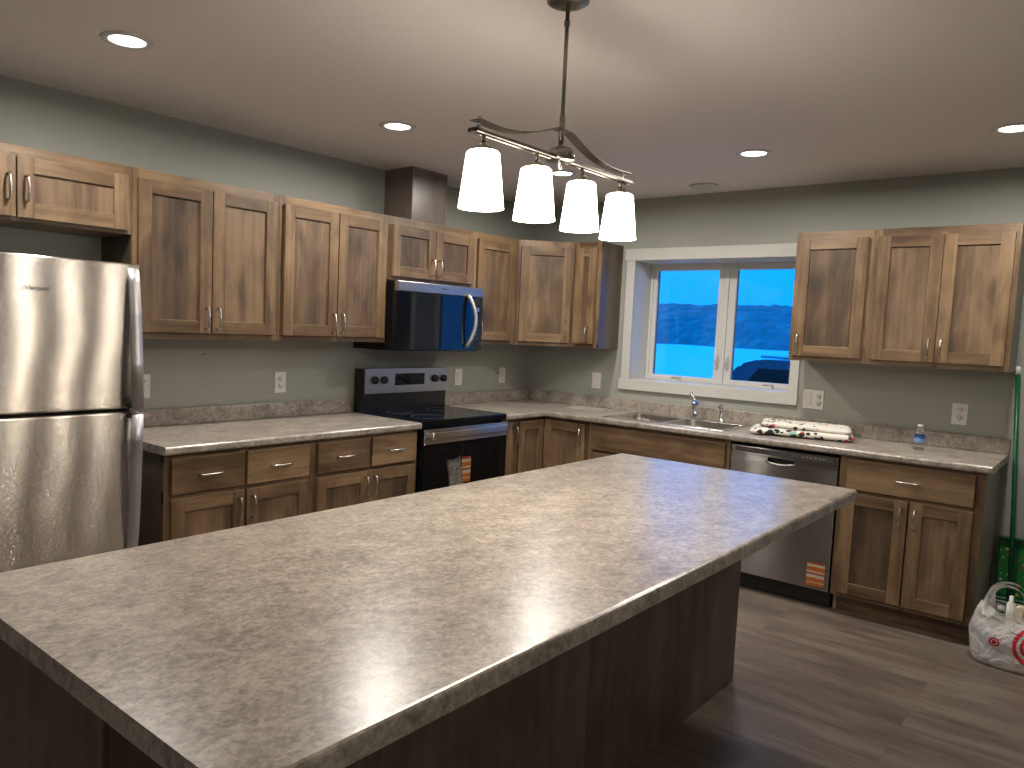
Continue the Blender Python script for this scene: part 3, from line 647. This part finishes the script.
# ------------------------------------------------------------------ appliances
# refrigerator
FX0, FX1 = -4.445, -3.683
t = thing('refrigerator', 'stainless steel top-freezer refrigerator at the left edge', 'refrigerator', (0,0,0))
b = MB(); b.box(FX0+.008,FX1-.008,-.715,-.04,.03,1.672,M['steel_dark'],.004)
b.box(FX0+.02,FX1-.02,-.70,-.08,.0,.03,M['blackplastic'],0)
b.build('refrigerator_body', t)
for nm,z0,z1 in (('freezer_door',1.124,1.690),('refrigerator_door',.055,1.112)):
    b=MB(); b.box(FX0,FX1,-.80,-.722,z0,z1,M['steel'],.008,3)
    d_=b.build(nm, t)
    if nm=='freezer_door': zs=[(1.672,.004),(1.62,.022),(1.50,.036),(1.30,.052),(1.128,.060)]
    else: zs=[(1.108,.060),(1.00,.054),(.80,.042),(.62,.028),(.52,.006)]
    hb=bmesh.new(); rings=[]
    for z,o_ in zs:
        x0h,x1h=FX1-.052,FX1-.012
        rings.append([hb.verts.new(v) for v in ((x0h,-.80-o_,z),(x1h,-.80-o_,z),(x1h+.002,-.80-max(o_-.02,-.002),z),(x0h-.002,-.80-max(o_-.02,-.002),z))])
    for a,c in zip(rings,rings[1:]):
        for i in range(4): hb.faces.new((a[i],a[(i+1)%4],c[(i+1)%4],c[i]))
    hb.faces.new(rings[0]); hb.faces.new(rings[-1]); bmesh.ops.recalc_face_normals(hb,faces=hb.faces)
    bmesh.ops.bevel(hb,geom=hb.edges[:],offset=.003,segments=2,affect='EDGES')
    q=MB(); q.merge(hb,M['handle_silver'],True)
    if nm=='freezer_door': q.box(FX1-.05,FX1-.014,-.845,-.80,1.128,1.150,M['blackplastic'],.002)
    else: q.box(FX1-.05,FX1-.014,-.845,-.80,1.088,1.108,M['blackplastic'],.002)
    tag(q.build('handle', d_),'satin silver handle')
    if nm=='freezer_door':
        text('Whirlpool', .021, M['letter'], 'badge', d_, (-4.066,-.8005,1.574), (PI/2,0,0))
MB().box(FX0+.01,FX1-.01,-.735,-.722,1.112,1.124,M['black'],0).build('door_gasket', t)

# microwave
t = thing('microwave', 'over-the-range microwave with black glass door and curved steel handle', 'microwave', (0,0,0))
mx0,mx1,mz0,mz1,my = -1.900,-1.098,1.337,1.764,-.40
b=MB(); b.box(mx0,mx1,my+.03,-.003,mz0,mz1,M['black'],.003).box(mx0+.05,mx1-.05,my+.08,-.08,mz0-.004,mz0,M['steel_dark'],0)
b.build('microwave_body', t)
b=MB(); b.box(mx0,mx1,my,my+.0295,mz0+.008,mz1-.062,M['mwglass'],.003,2); dr=b.build('door', t)
b=MB(); b.box(mx0,mx1,my-.001,my+.0295,mz1-.061,mz1-.002,M['steel_range'],.003,2); b.build('steel_vent_strip', t)
b=MB(); n=14; pts=[]; 
for i in range(n+1):
    a=i/n; pts.append((-1.262+.028*math.sin(PI*a)*1.2, my-.004-.05*math.sin(PI*a)**.7, 1.365+(1.715-1.365)*a))
b.tube(pts,.0135,M['handle_silver'],12); tag(b.build('handle', t),'curved brushed steel handle')
b=MB(); b.box(-1.178,-1.135,my-.0012,my,1.605,1.632,M['steel_range'],0); b.box(-1.190,-1.120,my-.0006,my+.0005,1.40,1.645,M['black'],0)
for r_ in range(5):
    for c_ in range(3): b.box(-1.180+.020*c_,-1.172+.020*c_,my-.001,my,1.42+.03*r_,1.426+.03*r_,M['steel_dark'],0)
b.build('control_marks', t)
text('Whirlpool', .016, M['letter'], 'badge', t, (-1.483,my-.0016,1.735), (PI/2,0,0))

# range
t = thing('range', 'freestanding electric range with black ceramic top between base cabinets', 'range', (0,0,0))
x0,x1=-1.896,-1.102
b=MB(); b.box(x0,x1,-.600,-.03,.09,.905,M['black'],.002)
for px_ in (x0+.04,x1-.08):
    for py_ in (-.58,-.12): b.box(px_,px_+.04,py_,py_+.04,0,.09,M['blackplastic'],.002)
b.box(x0+.01,x1-.01,-.59,-.56,.03,.09,M['black'],0)
b.build('range_body', t)
b=MB(); b.box(x0-.002,x1+.002,-.652,-.095,.9055,.937,M['blackglass'],.006,3); ck=b.build('cooktop', t)
b=MB()
for cx,cy,r_ in ((-1.70,-.50,.105),(-1.30,-.50,.085),(-1.70,-.24,.08),(-1.30,-.24,.10)):
    b=MB(); b.lathe([(r_,.9372),(r_,.9376),(r_-.003,.9376),(r_-.003,.9372)],M['steel_dark'],cx,cy,40); b.build('burner_ring', ck)
b=MB(); b.box(x0,x1,-.094,-.03,.906,1.060,M['black'],.004,2)
b.box(x0,x1,-.110,-.03,1.060,1.208,M['black'],.004,2); bk=b.build('back_guard', t)
b=MB(); b.box(x0+.012,x1-.002,-.114,-.1102,1.048,1.210,M['steel_range'],.003,2); bp_=b.build('control_panel', t)
for kx in (-1.803,-1.722,-1.245,-1.158):
    b=MB(); b.tube([(kx,-.1145,1.136),(kx,-.135,1.136)],[.026,.022],M['blackplastic'],20).box(kx-.004,kx+.004,-.142,-.134,1.114,1.158,M['blackplastic'],.002); b.build('knob', t)
b=MB(); b.box(-1.622,-1.345,-.1155,-.1142,1.098,1.175,M['blackglass'],0); b.build('display', t)
b=MB(); b.box(x0,x1,-.660,-.605,.25,.885,M['blackglass'],.004,2); dr=b.build('oven_door', t)
b=MB(); b.box(x0,x1,-.6635,-.6602,.795,.884,M['steel'],.001); b.build('steel_door_strip', dr)
b=MB(); b.box(x0+.03,x1-.045,-.706,-.688,.828,.874,M['steel'],.006,3); 
for q in (x0+.03,x1-.09): b.box(q,q+.04,-.689,-.6636,.838,.862,M['nickel'],.003)
tag(b.build('handle', dr),'flat brushed steel handle bar')
b=MB(); b.box(x0,x1,-.658,-.605,.095,.243,M['blackglass'],.004,2); b.build('storage_drawer', t)
M['sticker_range']=mat_sticker('orange_energy_label',.530,.690); 
b=MB(); b.box(-1.550,-1.464,-.6618,-.6604,.530,.690,M['sticker_range'],0); b.build('orange_label', dr)
M['leaflet']=mat_leaflet()
lb=bmesh.new(); rows=[]
for i in range(9):
    zz=.48+.215*i/8
    rows.append([lb.verts.new((-1.612-.045*(i/8-.5)+ux, -.6645-.018*(1-(ux/.063)**2)*(.5+.5*i/8), zz+ux*.12)) for ux in (-.063,-.05,-.025,0,.025,.05,.063)])
for a,c_ in zip(rows,rows[1:]):
    for i in range(6): lb.faces.new((a[i],a[i+1],c_[i+1],c_[i]))
r_=bmesh.ops.solidify(lb,geom=lb.faces[:],thickness=.0012)
q=MB(); q.merge(lb,M['leaflet'],True); q.build('leaflet', dr)

# dishwasher
t = thing('dishwasher', 'stainless steel dishwasher with pocket handle beside right base cabinet', 'dishwasher', (0,-1.992,0), -PI/2)
W=.616
b=MB(); b.box(.004,W-.004,-.575,-.03,.10,.872,M['black'],.002).box(.01,W-.01,-.56,-.545,.0,.10,M['black'],0); b.build('dishwasher_body', t)
b=MB()
# door front with a scooped pocket: built from strips around the pocket
px0,px1,pz0,pz1=.225,.375,.790,.818
fy=-.622
b.box(.006,W-.006,fy,-.577,.106,pz0,M['steel_y'],.003,2).box(.006,px0,fy,-.577,pz0,pz1,M['steel_y'],0).box(px1,W-.006,fy,-.577,pz0,pz1,M['steel_y'],0)
b.box(px0,px1,fy+.028,-.577,pz0,pz1,M['black'],0)
b.box(.006,W-.006,fy,-.577,pz1,.868,M['steel_y'],.003,2)
dr=b.build('door', t)
b=MB(); b.tube([(px0-.01,fy-.001,pz0+.004),(px0+.03,fy-.006,pz0-.004),((px0+px1)/2,fy-.009,pz0-.008),(px1-.03,fy-.006,pz0-.004),(px1+.01,fy-.001,pz0+.004)],.006,M['nickel'],8); b.build('handle_lip', dr)
b=MB(); b.box(.03,W-.03,fy-.0012,fy,.833,.861,M['steel_dark'],0)
for i in range(6): b.box(.42+.022*i,.428+.022*i,fy-.0018,fy-.001,.845,.850,M['letter_light'],0)
b.build('control_strip', t)
M['sticker_dw']=mat_sticker('orange_appliance_label',.125,.262)
b=MB(); b.box(.490,.586,fy-.0016,fy-.0004,.125,.262,M['sticker_dw'],0); b.build('orange_label', dr)

# ------------------------------------------------------------------ pendant light
PY=-2.405; PX=-3.170; BZ=2.022
t = thing('pendant_light', 'linear nickel pendant with four lit white glass shades above the island', 'ceiling light', (0,0,0))
b=MB(); b.lathe([(0,CZ-.0005),(.062,CZ-.0005),(.064,CZ-.006),(.055,CZ-.012),(.03,CZ-.017),(.0,CZ-.018)],M['dark_nickel'],PX,PY,32); b.build('canopy', t)
b=MB(); b.tube([(PX,PY,CZ-.015),(PX,PY,BZ+.04)],.0062,M['dark_nickel'],12).tube([(PX,PY,CZ-.06),(PX,PY,CZ-.075)],.009,M['dark_nickel'],12).tube([(PX,PY,BZ+.04),(PX,PY,BZ+.13)],.0085,M['dark_nickel'],12); b.build('rod', t)
b=MB(); b.lathe([(0,BZ+.045),(.016,BZ+.040),(.036,BZ+.030),(.044,BZ+.016),(.044,BZ-.002),(.040,BZ-.006),(0,BZ-.006)],M['dark_nickel'],PX,PY,32); b.lathe([(0,BZ-.03),(.006,BZ-.03),(.008,BZ-.006)],M['nickel'],PX,PY,12); b.build('hub', t)
b=MB()
b.box(-3.585,-2.745,PY-.016,PY-.006,BZ-.006,BZ+.006,M['dark_nickel'],.002).box(-3.585,-2.745,PY+.006,PY+.016,BZ-.006,BZ+.006,M['dark_nickel'],.002)
for x in (-3.585,-2.752): b.box(x,x+.01,PY-.016,PY+.016,BZ-.006,BZ+.006,M['dark_nickel'],.002)
b.build('crossbar', t)
# curved flat strap: rises to the rod in the middle
cb=bmesh.new(); rows=[]; n=48
for i in range(n+1):
    u=-1+2*i/n; x=PX+u*.405
    a=abs(u); z=BZ+.012+.098*(1-min(1,max(0,(a-.10)/.82)))**1.0*(1)
    s_=min(1,max(0,(a-.10)/.85)); z=BZ+.016+.068*(1-s_)**2.1+.010*s_**3
    w_=.017
    rows.append([cb.verts.new((x,PY-w_,z)),cb.verts.new((x,PY+w_,z)),cb.verts.new((x,PY+w_,z+.003)),cb.verts.new((x,PY-w_,z+.003))])
for a,c_ in zip(rows,rows[1:]):
    for i in range(4): cb.faces.new((a[i],a[(i+1)%4],c_[(i+1)%4],c_[i]))
cb.faces.new(rows[0]); cb.faces.new(rows[-1]); bmesh.ops.recalc_face_normals(cb,faces=cb.faces)
q=MB(); q.merge(cb,M['dark_nickel'],False)
for x in (PX-.388,PX+.388):
    q.tube([(x,PY,BZ),(x,PY,BZ+.040)],.005,M['nickel'],8)
q.build('curved_strap', t)
for sx in (-3.535,-3.291,-3.045,-2.803):
    b=MB(); b.tube([(sx,PY,BZ-.004),(sx,PY,BZ-.030)],.006,M['dark_nickel'],10); b.lathe([(0,BZ-.024),(.014,BZ-.026),(.026,BZ-.040),(.030,BZ-.046),(.0,BZ-.046)],M['dark_nickel'],sx,PY,20); so=b.build('socket', t)
    b=MB(); b.lathe([(.010,BZ-.0465),(.040,BZ-.048),(.0455,BZ-.053),(.0620,BZ-.196),(.0628,BZ-.199),(.0600,BZ-.199),(.0590,BZ-.195),(.0425,BZ-.057),(.038,BZ-.051),(.010,BZ-.0495)],M['shade'],sx,PY,36); b.build('glass_shade', so)
    b=MB(); b.lathe([(0,BZ-.155),(.018,BZ-.150),(.029,BZ-.128),(.029,BZ-.112),(.018,BZ-.088),(.013,BZ-.072),(.013,BZ-.047)],M['bulb'],sx,PY,20); b.build('bulb', so)
    l=bpy.data.lights.new('bulb_glow','POINT'); l.energy=5.0; l.color=(1.0,.86,.68); l.shadow_soft_size=.03
    lo=bpy.data.objects.new('bulb_glow',l); C.objects.link(lo); lo.location=(sx,PY,BZ-.178)

# recessed downlights
def downlight(x,y,label,power=12.0):
    t=thing('recessed_downlight',label,'ceiling light',(x,y,CZ-.0005),0,'recessed ceiling downlights')
    MB().lathe([(.062,-.001),(.066,-.006),(.088,-.005),(.092,0),(.062,0)],M['vinyl'],seg=40).build('trim_ring', t)
    MB().lathe([(0,-.004),(.055,-.0045),(.062,-.0025),(.0622,0)],M['led'],seg=40).build('lens', t)
    l=bpy.data.lights.new('downlight_beam','AREA'); l.shape='DISK'; l.size=.13; l.energy=power; l.color=(1.0,.94,.87); l.spread=math.radians(175)
    lo=bpy.data.objects.new('downlight_beam',l); C.objects.link(lo); lo.location=(x,y,CZ-.012)
downlight(-3.79,-.90,'lit round downlight nearest the refrigerator in upper left')
downlight(-2.41,-.885,'lit round downlight above the drawers left of the range')
downlight(-1.052,-.962,'lit round downlight seen just below the pendant hub')
downlight(-1.007,-2.158,'lit round downlight above the dishwasher, right of the pendant')
downlight(-.926,-3.30,'lit round downlight cut by the right edge of the picture')
downlight(-6.2,-1.6,'added fill downlight out of view behind the camera on the range side',5)  # this and the next two: unseen lamps added for fill light
downlight(-4.0,-6.2,'added fill downlight out of view over the living area',22)  # added to lift the light on the island's seating side
downlight(-7.2,-6.2,'added fill downlight out of view in the far living corner',22)  # added fill lamp, never in frame
t=thing('ceiling_vent','low round white ceiling cap close to the window wall','vent',(-.276,-1.556,CZ-.0005))
MB().lathe([(0,-.018),(.05,-.018),(.085,-.012),(.095,0),(0,0)],M['white'],seg=36).build('cap', t)

# ------------------------------------------------------------------ outlets
def outlet(name,label,loc,rz,w=.078,kind='duplex',group='wall outlets and switches'):
    t=thing(name,label,'switch' if kind=='switch' else 'outlet',loc,rz,group)
    H=.122; MB().box(-w/2,w/2,-.006,-.0004,-H/2,H/2,M['plate'],.003,2).build('face_plate', t)
    cs=[0] if w<.1 else [-w/4,w/4]
    for i,cx in enumerate(cs):
        k=kind if len(cs)==1 else ('switch' if i==0 else 'duplex')
        if k=='switch':
            MB().box(cx-.017,cx+.017,-.0085,-.0062,-.034,.034,M['plate'],.002).box(cx-.018,cx+.018,-.0066,-.0061,-.035,.035,M['slot'],0).build('rocker', t)
        else:
            for zc in (-.021,.021):
                b=MB(); b.tube([(cx,-.0062,zc),(cx,-.0085,zc)],.0165,M['plate'],20)
                b.box(cx-.009,cx-.006,-.0092,-.0084,zc,zc+.010,M['slot'],0).box(cx+.006,cx+.009,-.0092,-.0084,zc,zc+.008,M['slot'],0).tube([(cx,-.0084,zc-.007),(cx,-.0092,zc-.007)],.003,M['slot'],8)
                b.build('socket_face', t)
    return t
outlet('wall_outlet','white duplex outlet above the left countertop, midway to the range',(-2.445,0,1.131),0)
outlet('wall_outlet','white outlet plate partly hidden at the right side of refrigerator',(-3.275,0,1.133),0)
outlet('wall_outlet','white wall plate just right of the range back panel',(-.868,0,1.128),0,kind='switch')
outlet('wall_outlet','white wall plate nearer the room corner on the range wall',(-.345,0,1.131),0,kind='switch')
outlet('wall_outlet','white wall plate between the room corner and the window',(0,-.660,1.131),-PI/2,kind='switch')
outlet('wall_outlet','wide white double plate with rocker and outlet below window corner',(0,-2.263,1.134),-PI/2,w=.125)
outlet('wall_outlet','white duplex outlet above the small water bottle',(0,-3.064,1.125),-PI/2)
t=thing('cable_clip','tiny white clip on the wall under the left wall cabinet','clip',(-2.93,0,1.296))
MB().tube([(-.006,-.0006,0),(-.012,-.012,-.004),(0,-.018,-.008),(.012,-.010,-.004)],.0035,M['plate'],8).box(-.010,.014,-.006,-.0006,-.012,-.002,M['plate'],.002).build('clip_body', t)

# ------------------------------------------------------------------ things on the counter
t=thing('paper_sheet','thin white sheet of paper lying on the counter corner left of sink','paper',(-.19,-.70,CT1+.0006),math.radians(-72))
b=bmesh.new(); rows=[]
for i in range(9):
    rows.append([b.verts.new((-.14+.28*i/8,-.10+.20*j_/5,.0008+.006*abs(math.sin(i*.5))*(j_/5)**2)) for j_ in range(6)])
for a,c_ in zip(rows,rows[1:]):
    for i in range(5): b.faces.new((a[i],a[i+1],c_[i+1],c_[i]))
bmesh.ops.solidify(b,geom=b.faces[:],thickness=.0006); q=MB(); q.merge(b,M['paper'],True); q.build('sheet', t)

# folded cloth / drying mat
M['cloth']=mat_cloth()
t=thing('folded_drying_mat','folded white flower-print fabric mat lying on the counter over the dishwasher','drying mat',(-.290,-2.290,CT1+.001),math.radians(-73.4))
def fold(l,d,h,z,m,seed,ox=0,oy=0,tilt=0):
    s_=MB(); tb=bmesh.new(); nL=26; nC=30; rings=[]
    for i in range(nL+1):
        u=-1+2*i/nL; ring=[]
        e=(1-abs(u)**10)**.25 if abs(u)<1 else 0; e=max(e,.25)
        for k in range(nC):
            a=2*PI*k/nC; ca_,sa=math.cos(a),math.sin(a)
            sup=lambda v,p:math.copysign(abs(v)**p,v)
            yy=sup(ca_,.35)*d/2*(.9+.1*e); zz=h/2+sup(sa,.7)*h/2*e
            ring.append(tb.verts.new((u*l/2+ox,yy+oy,max(.001,z+zz+tilt*u))))
        rings.append(ring)
    for a,c_ in zip(rings,rings[1:]):
        for k in range(nC): tb.faces.new((a[k],a[(k+1)%nC],c_[(k+1)%nC],c_[k]))
    tb.faces.new(rings[0]); tb.faces.new(rings[-1]); bmesh.ops.recalc_face_normals(tb,faces=tb.faces)
    for v in tb.verts:
        n_=mnoise.noise_vector(v.co*9+Vector((seed,3,1)))*.006; v.co+=n_; v.co.z=max(.0008,v.co.z)
    s_.merge(tb,m,True); return s_
b=fold(.57,.33,.042,0,M['cloth'],1); lo_=b.build('lower_fold', t)
b=fold(.50,.28,.036,.042,M['cloth'],5,ox=.025,oy=.015,tilt=-.004); b.build('upper_fold', t)
b=MB(); lb=bmesh.new(); rows=[]
for i in range(15):
    a=math.radians(-60+ i*22); rr=.016
    rows.append([lb.verts.new((-.222+math.cos(a)*rr*1.3-(.0 if i<9 else -.012*(i-8)),yy,.044+math.sin(a)*rr*.9+(0 if i<9 else .001))) for yy in (-.10,-.05,0,.05,.09)])
for a,c_ in zip(rows,rows[1:]):
    for i in range(4): lb.faces.new((a[i],a[i+1],c_[i+1],c_[i]))
bmesh.ops.solidify(lb,geom=lb.faces[:],thickness=.004); b.merge(lb,M['cloth'],True); b.build('rolled_edge', t)

# water bottle
t=thing('water_bottle','small clear water bottle with blue label at the counter right end','bottle',(-.295,-2.925,CT1+.0006))
M['clear']=mat_bottle(); M['blabel']=mat_blabel()
MB().lathe([(0,.002),(.022,0),(.027,.005),(.0275,.02),(.026,.035),(.0275,.045),(.0275,.082),(.0265,.092),(.018,.112),(.012,.120),(.0115,.128),(0,.128)],M['clear'],seg=28).build('bottle_body', t)
MB().lathe([(.0279,.044),(.0282,.046),(.0282,.080),(.0279,.082)],M['blabel'],seg=28).build('label_band', t)
MB().lathe([(0,.140),(.013,.140),(.0142,.138),(.0142,.1285),(0,.1285)],M['whiteplastic'],seg=20).build('cap', t)

# broom pole with dustpan packaging
t=thing('broom','green broom pole with white tip leaning at the right wall','broom',(0,0,0))
pts=[(-.045,-3.322,1.46-.10),(-.085,-3.372,.62),(-.10,-3.392,.30)]
MB().tube([(-.043,-3.3205,1.370),(-.085,-3.366,.62),(-.131,-3.389,.13)],.0115,M['greenpole'],14).build('pole', t)
MB().tube([(-.0408,-3.3180,1.415),(-.043,-3.3203,1.371)],[.011,.0135],M['whiteplastic'],14).build('tip', t)
b=MB(); b.box(-.150,-.112,-3.52,-3.315,.0,.045,M['whiteplastic'],.006,2)
for i in range(3):
    b.box(-.147+.012*i,-.138+.012*i,-3.515,-3.32,.04,.14,M['greenplastic'],.002)
b.build('broom_head', t)
t=thing('dustpan','green upright dustpan with printed card behind the plastic bag','dustpan',(0,0,0))
M['card']=mat_card()
b=MB(); b.box(-.058,-.052,-3.530,-3.312,.145,.470,M['greenplastic'],.003)
for a,c_ in ((-3.318,-3.310),(-3.532,-3.524)): b.box(-.082,-.052,a,c_,.145,.478,M['greenplastic'],.003)
b.box(-.082,-.052,-3.532,-3.310,.470,.484,M['greenplastic'],.005,2); b.box(-.110,-.052,-3.532,-3.310,.145,.152,M['greenplastic'],.002)
b.build('pan', t)
b=MB()
for a,c_ in ((-3.385,-3.322),(-3.520,-3.410)): b.box(-.0605,-.0585,a,c_,.16,.462,M['card'],0)
b.build('printed_card', t)
# plastic bag and contents
BGX,BGY=-.720,-3.455
M['bag']=mat_bag()
t=thing('plastic_shopping_bag','white plastic shopping bag with red rings on the floor by cabinet','bag',(BGX,BGY,.0005))
tb=bmesh.new(); nA=64; nZ=26; rings=[]
for i in range(nZ+1):
    v_=i/nZ; z=.275*v_
    sx=.105*(1+.10*math.sin(v_*PI))*(1-.30*max(0,v_-.55)/.45); sy=.148*(1+.07*math.sin(v_*PI*.9))*(1-.22*max(0,v_-.6)/.4)
    if v_<.06: sx*=.90+v_*1.6; sy*=.92+v_*1.3
    ring=[]
    for k in range(nA):
        a=2*PI*k/nA; x=math.copysign(abs(math.cos(a))**.8,math.cos(a))*sx; y=math.copysign(abs(math.sin(a))**.8,math.sin(a))*sy
        pl=1+.035*math.sin(a*9+v_*4)*v_
        n_=mnoise.noise_vector(Vector((x*14,y*14,z*10)))*.016+mnoise.noise_vector(Vector((x*38,y*38,z*30)))*.005
        ring.append(tb.verts.new((x*pl+n_.x,y*pl+n_.y,max(.0,z+n_.z*.6*(v_>0)+.03*v_*math.cos(2*a)*-.5))))
    rings.append(ring)
for a,c_ in zip(rings,rings[1:]):
    for k in range(nA): tb.faces.new((a[k],a[(k+1)%nA],c_[(k+1)%nA],c_[k]))
tb.faces.new(rings[0]); bmesh.ops.recalc_face_normals(tb,faces=tb.faces)
q=MB(); q.merge(tb,M['bag'],True); q.build('bag_body', t)
for dx_ in (-.055,.05):
    lb=bmesh.new(); rows=[]; n=22
    for i in range(n+1):
        a=PI*i/n; yy=.018+.075*math.cos(a)*(1+.3*math.sin(a)); zz=.235+.150*math.sin(a)**.8; w_=.022-.008*math.sin(a)
        rows.append([lb.verts.new((dx_*(1-.3*math.sin(a))-.012*k_,yy+k_*w_*abs(math.cos(a))*.9,zz-abs(k_)*.0+k_*w_*math.sin(a)*.6)) for k_ in (-1,0,1)])
    for a,c_ in zip(rows,rows[1:]):
        for i in range(2): lb.faces.new((a[i],a[i+1],c_[i+1],c_[i]))
    bmesh.ops.solidify(lb,geom=lb.faces[:],thickness=.0015); q=MB(); q.merge(lb,M['bag'],True); q.build('bag_handle', t)
def item(name,label,cat,prof,m,x,y,z,tx=0,ty=0,seg=20):
    t=thing(name,label,cat,(x,y,z)); t.rotation_euler=(tx,ty,0); MB().lathe(prof,m,seg=seg).build('container', t); return t
t=item('cleaner_bottle','green bottle top showing in the mouth of the plastic bag','bottle',[(0,0),(.026,0),(.028,.01),(.028,.17),(.014,.205),(.012,.225),(0,.225)],M['greenpole'],BGX-.025,BGY+.045,.035)
MB().lathe([(0,.245),(.014,.245),(.016,.226),(0,.226)],M['whiteplastic'],seg=16).build('cap', t)
item('paper_roll','cream paper roll sticking out of the plastic bag','paper roll',[(0,0),(.034,0),(.036,.004),(.036,.25),(.034,.254),(.012,.254),(.012,.24),(0,.24)],M['cream'],BGX-.004,BGY-.045,.036,ty=0)
item('white_container','slim white container standing in the back of the plastic bag','bottle',[(0,0),(.016,0),(.018,.006),(.018,.25),(.009,.265),(.009,.29),(0,.29)],M['whiteplastic'],BGX+.026,BGY+.012,.036)
item('blue_container','blue container low inside the plastic bag near its left side','container',[(0,0),(.020,0),(.022,.005),(.022,.12),(.018,.135),(0,.135)],M['blueplastic'],BGX-.02,BGY+.098,.04)

# ------------------------------------------------------------------ outside
s_=bmesh.new(); rows=[]
for i in range(41):
    x=.6+150*(i/40)**2
    rows.append([s_.verts.new((x,-60+j_*4.0+x*.5,-.55+ .0225*max(0,x-6)+.12*mnoise.noise(Vector((x*.12,j_*.6,0))))) for j_ in range(46)])
for a,c_ in zip(rows,rows[1:]):
    for i in range(45): s_.faces.new((a[i],a[i+1],c_[i+1],c_[i]))
q=MB(); q.merge(s_,M['snow'],True); o=q.build('snow_ground'); tag(o,kind='structure')
s_=bmesh.new(); rows=[]; M['hill']=mat_hill()
for i in range(15):
    u=i/14; x=60+26*u
    rows.append([s_.verts.new((x, -30+j_*.7, .4+ (u**.7)*(5.4+.45*math.sin(j_*.045+.6))+ (u>0)*.45*abs(mnoise.noise(Vector((j_*.9,i*.9,2))))+ .3*mnoise.noise(Vector((j_*.12,i*.3,5))))) for j_ in range(150)])
for a,c_ in zip(rows,rows[1:]):
    for i in range(149): s_.faces.new((a[i],a[i+1],c_[i+1],c_[i]))
q=MB(); q.merge(s_,M['hill'],False); o=q.build('wooded_hill'); tag(o,kind='structure')
# parked vehicle
t=thing('parked_car','dark parked suv in the snow outside the right window pane','car',(6.1,-1.42,-.47))
prof=[(-2.25,.45),(-2.3,.75),(-2.2,1.0),(-1.2,1.12),(-.55,1.62),(-.3,1.70),(1.5,1.70),(1.75,1.62),(2.12,1.12),(2.2,.9),(2.2,.45)]
# length along y
s_=bmesh.new(); L_=[]; R_=[]
for y,z in prof:
    wv=.93 if z<1.15 else .93-(z-1.15)*.38
    L_.append(s_.verts.new((-wv,y,z))); R_.append(s_.verts.new((wv,y,z)))
s_.faces.new(L_); s_.faces.new(R_[::-1])
for i in range(len(prof)):
    k=(i+1)%len(prof); s_.faces.new((L_[i],L_[k],R_[k],R_[i]))
bmesh.ops.recalc_face_normals(s_,faces=s_.faces); bmesh.ops.bevel(s_,geom=s_.edges[:],offset=.05,segments=2,affect='EDGES')
q=MB(); q.merge(s_,M['carpaint'],False)
q.build('car_body', t)
q=MB()
for sx in (-1,1):
    q.tube([(sx*.60,-.2,1.74),(sx*.60,1.5,1.74)],.02,M['nickel'],8)
q.build('roof_rack', t)
for sx in (-1,1):
    for y0_,y1_,a_,b2 in ((-.85,.35,-.42,.35),(.42,1.72,.42,1.45)):
        s_=bmesh.new(); vs=[s_.verts.new(v) for v in ((sx*.945,y0_,1.18),(sx*.945,y1_,1.18),(sx*.80,b2,1.58),(sx*.80,a_,1.58))]; s_.faces.new(vs); bmesh.ops.solidify(s_,geom=s_.faces[:],thickness=.012)
        q=MB(); q.merge(s_,M['blackglass']); q.build('side_window', t)
    for wy in (-1.45,1.4):
        q=MB(); mt_=Matrix.Translation((sx*.80,wy,.36))@Matrix.Rotation(PI/2,4,'Y')
        q.lathe([(.0,-.1),(.22,-.1),(.34,-.09),(.36,-.05),(.36,.05),(.34,.09),(.22,.1),(0,.1)],M['rubber'],seg=28,mtx=mt_); q.build('wheel', t)

# ------------------------------------------------------------------ world and camera
w=bpy.data.worlds.new('dusk'); sc.world=w; w.use_nodes=True; nt=w.node_tree; bg=nt.nodes['Background']
tc=N(nt,'ShaderNodeTexCoord'); sp=N(nt,'ShaderNodeSeparateXYZ'); nt.links.new(tc.outputs['Generated'],sp.inputs[0])
r=ramp(nt,[(0,(.002,.22,.95)),(.04,(.002,.225,.97)),(.35,(.006,.31,1.0))]); nt.links.new(sp.outputs['Z'],r.inputs[0]); nt.links.new(r.outputs[0],bg.inputs['Color']); bg.inputs['Strength'].default_value=1.65

cd=bpy.data.cameras.new('camera'); cam=bpy.data.objects.new('camera',cd); C.objects.link(cam); sc.camera=cam
yaw,pitch,roll=[math.radians(a) for a in (40.30612982,-4.68989032,2.44778822)]
F=Vector((math.cos(pitch)*math.cos(yaw),math.cos(pitch)*math.sin(yaw),math.sin(pitch)))
r0=Vector((math.sin(yaw),-math.cos(yaw),0)); u0=r0.cross(F); c_,s_=math.cos(roll),math.sin(roll)
rr=c_*r0+s_*u0; uu=-s_*r0+c_*u0
m=Matrix((( rr.x,uu.x,-F.x),(rr.y,uu.y,-F.y),(rr.z,uu.z,-F.z))).to_4x4(); m.translation=(-5.16017,-3.7785,1.5016)
cam.matrix_world=m
cd.sensor_width=36; cd.lens=772.41/1024*36; cd.shift_x=40.4/1024; cd.shift_y=6.4/1024; cd.clip_start=.05; cd.clip_end=500
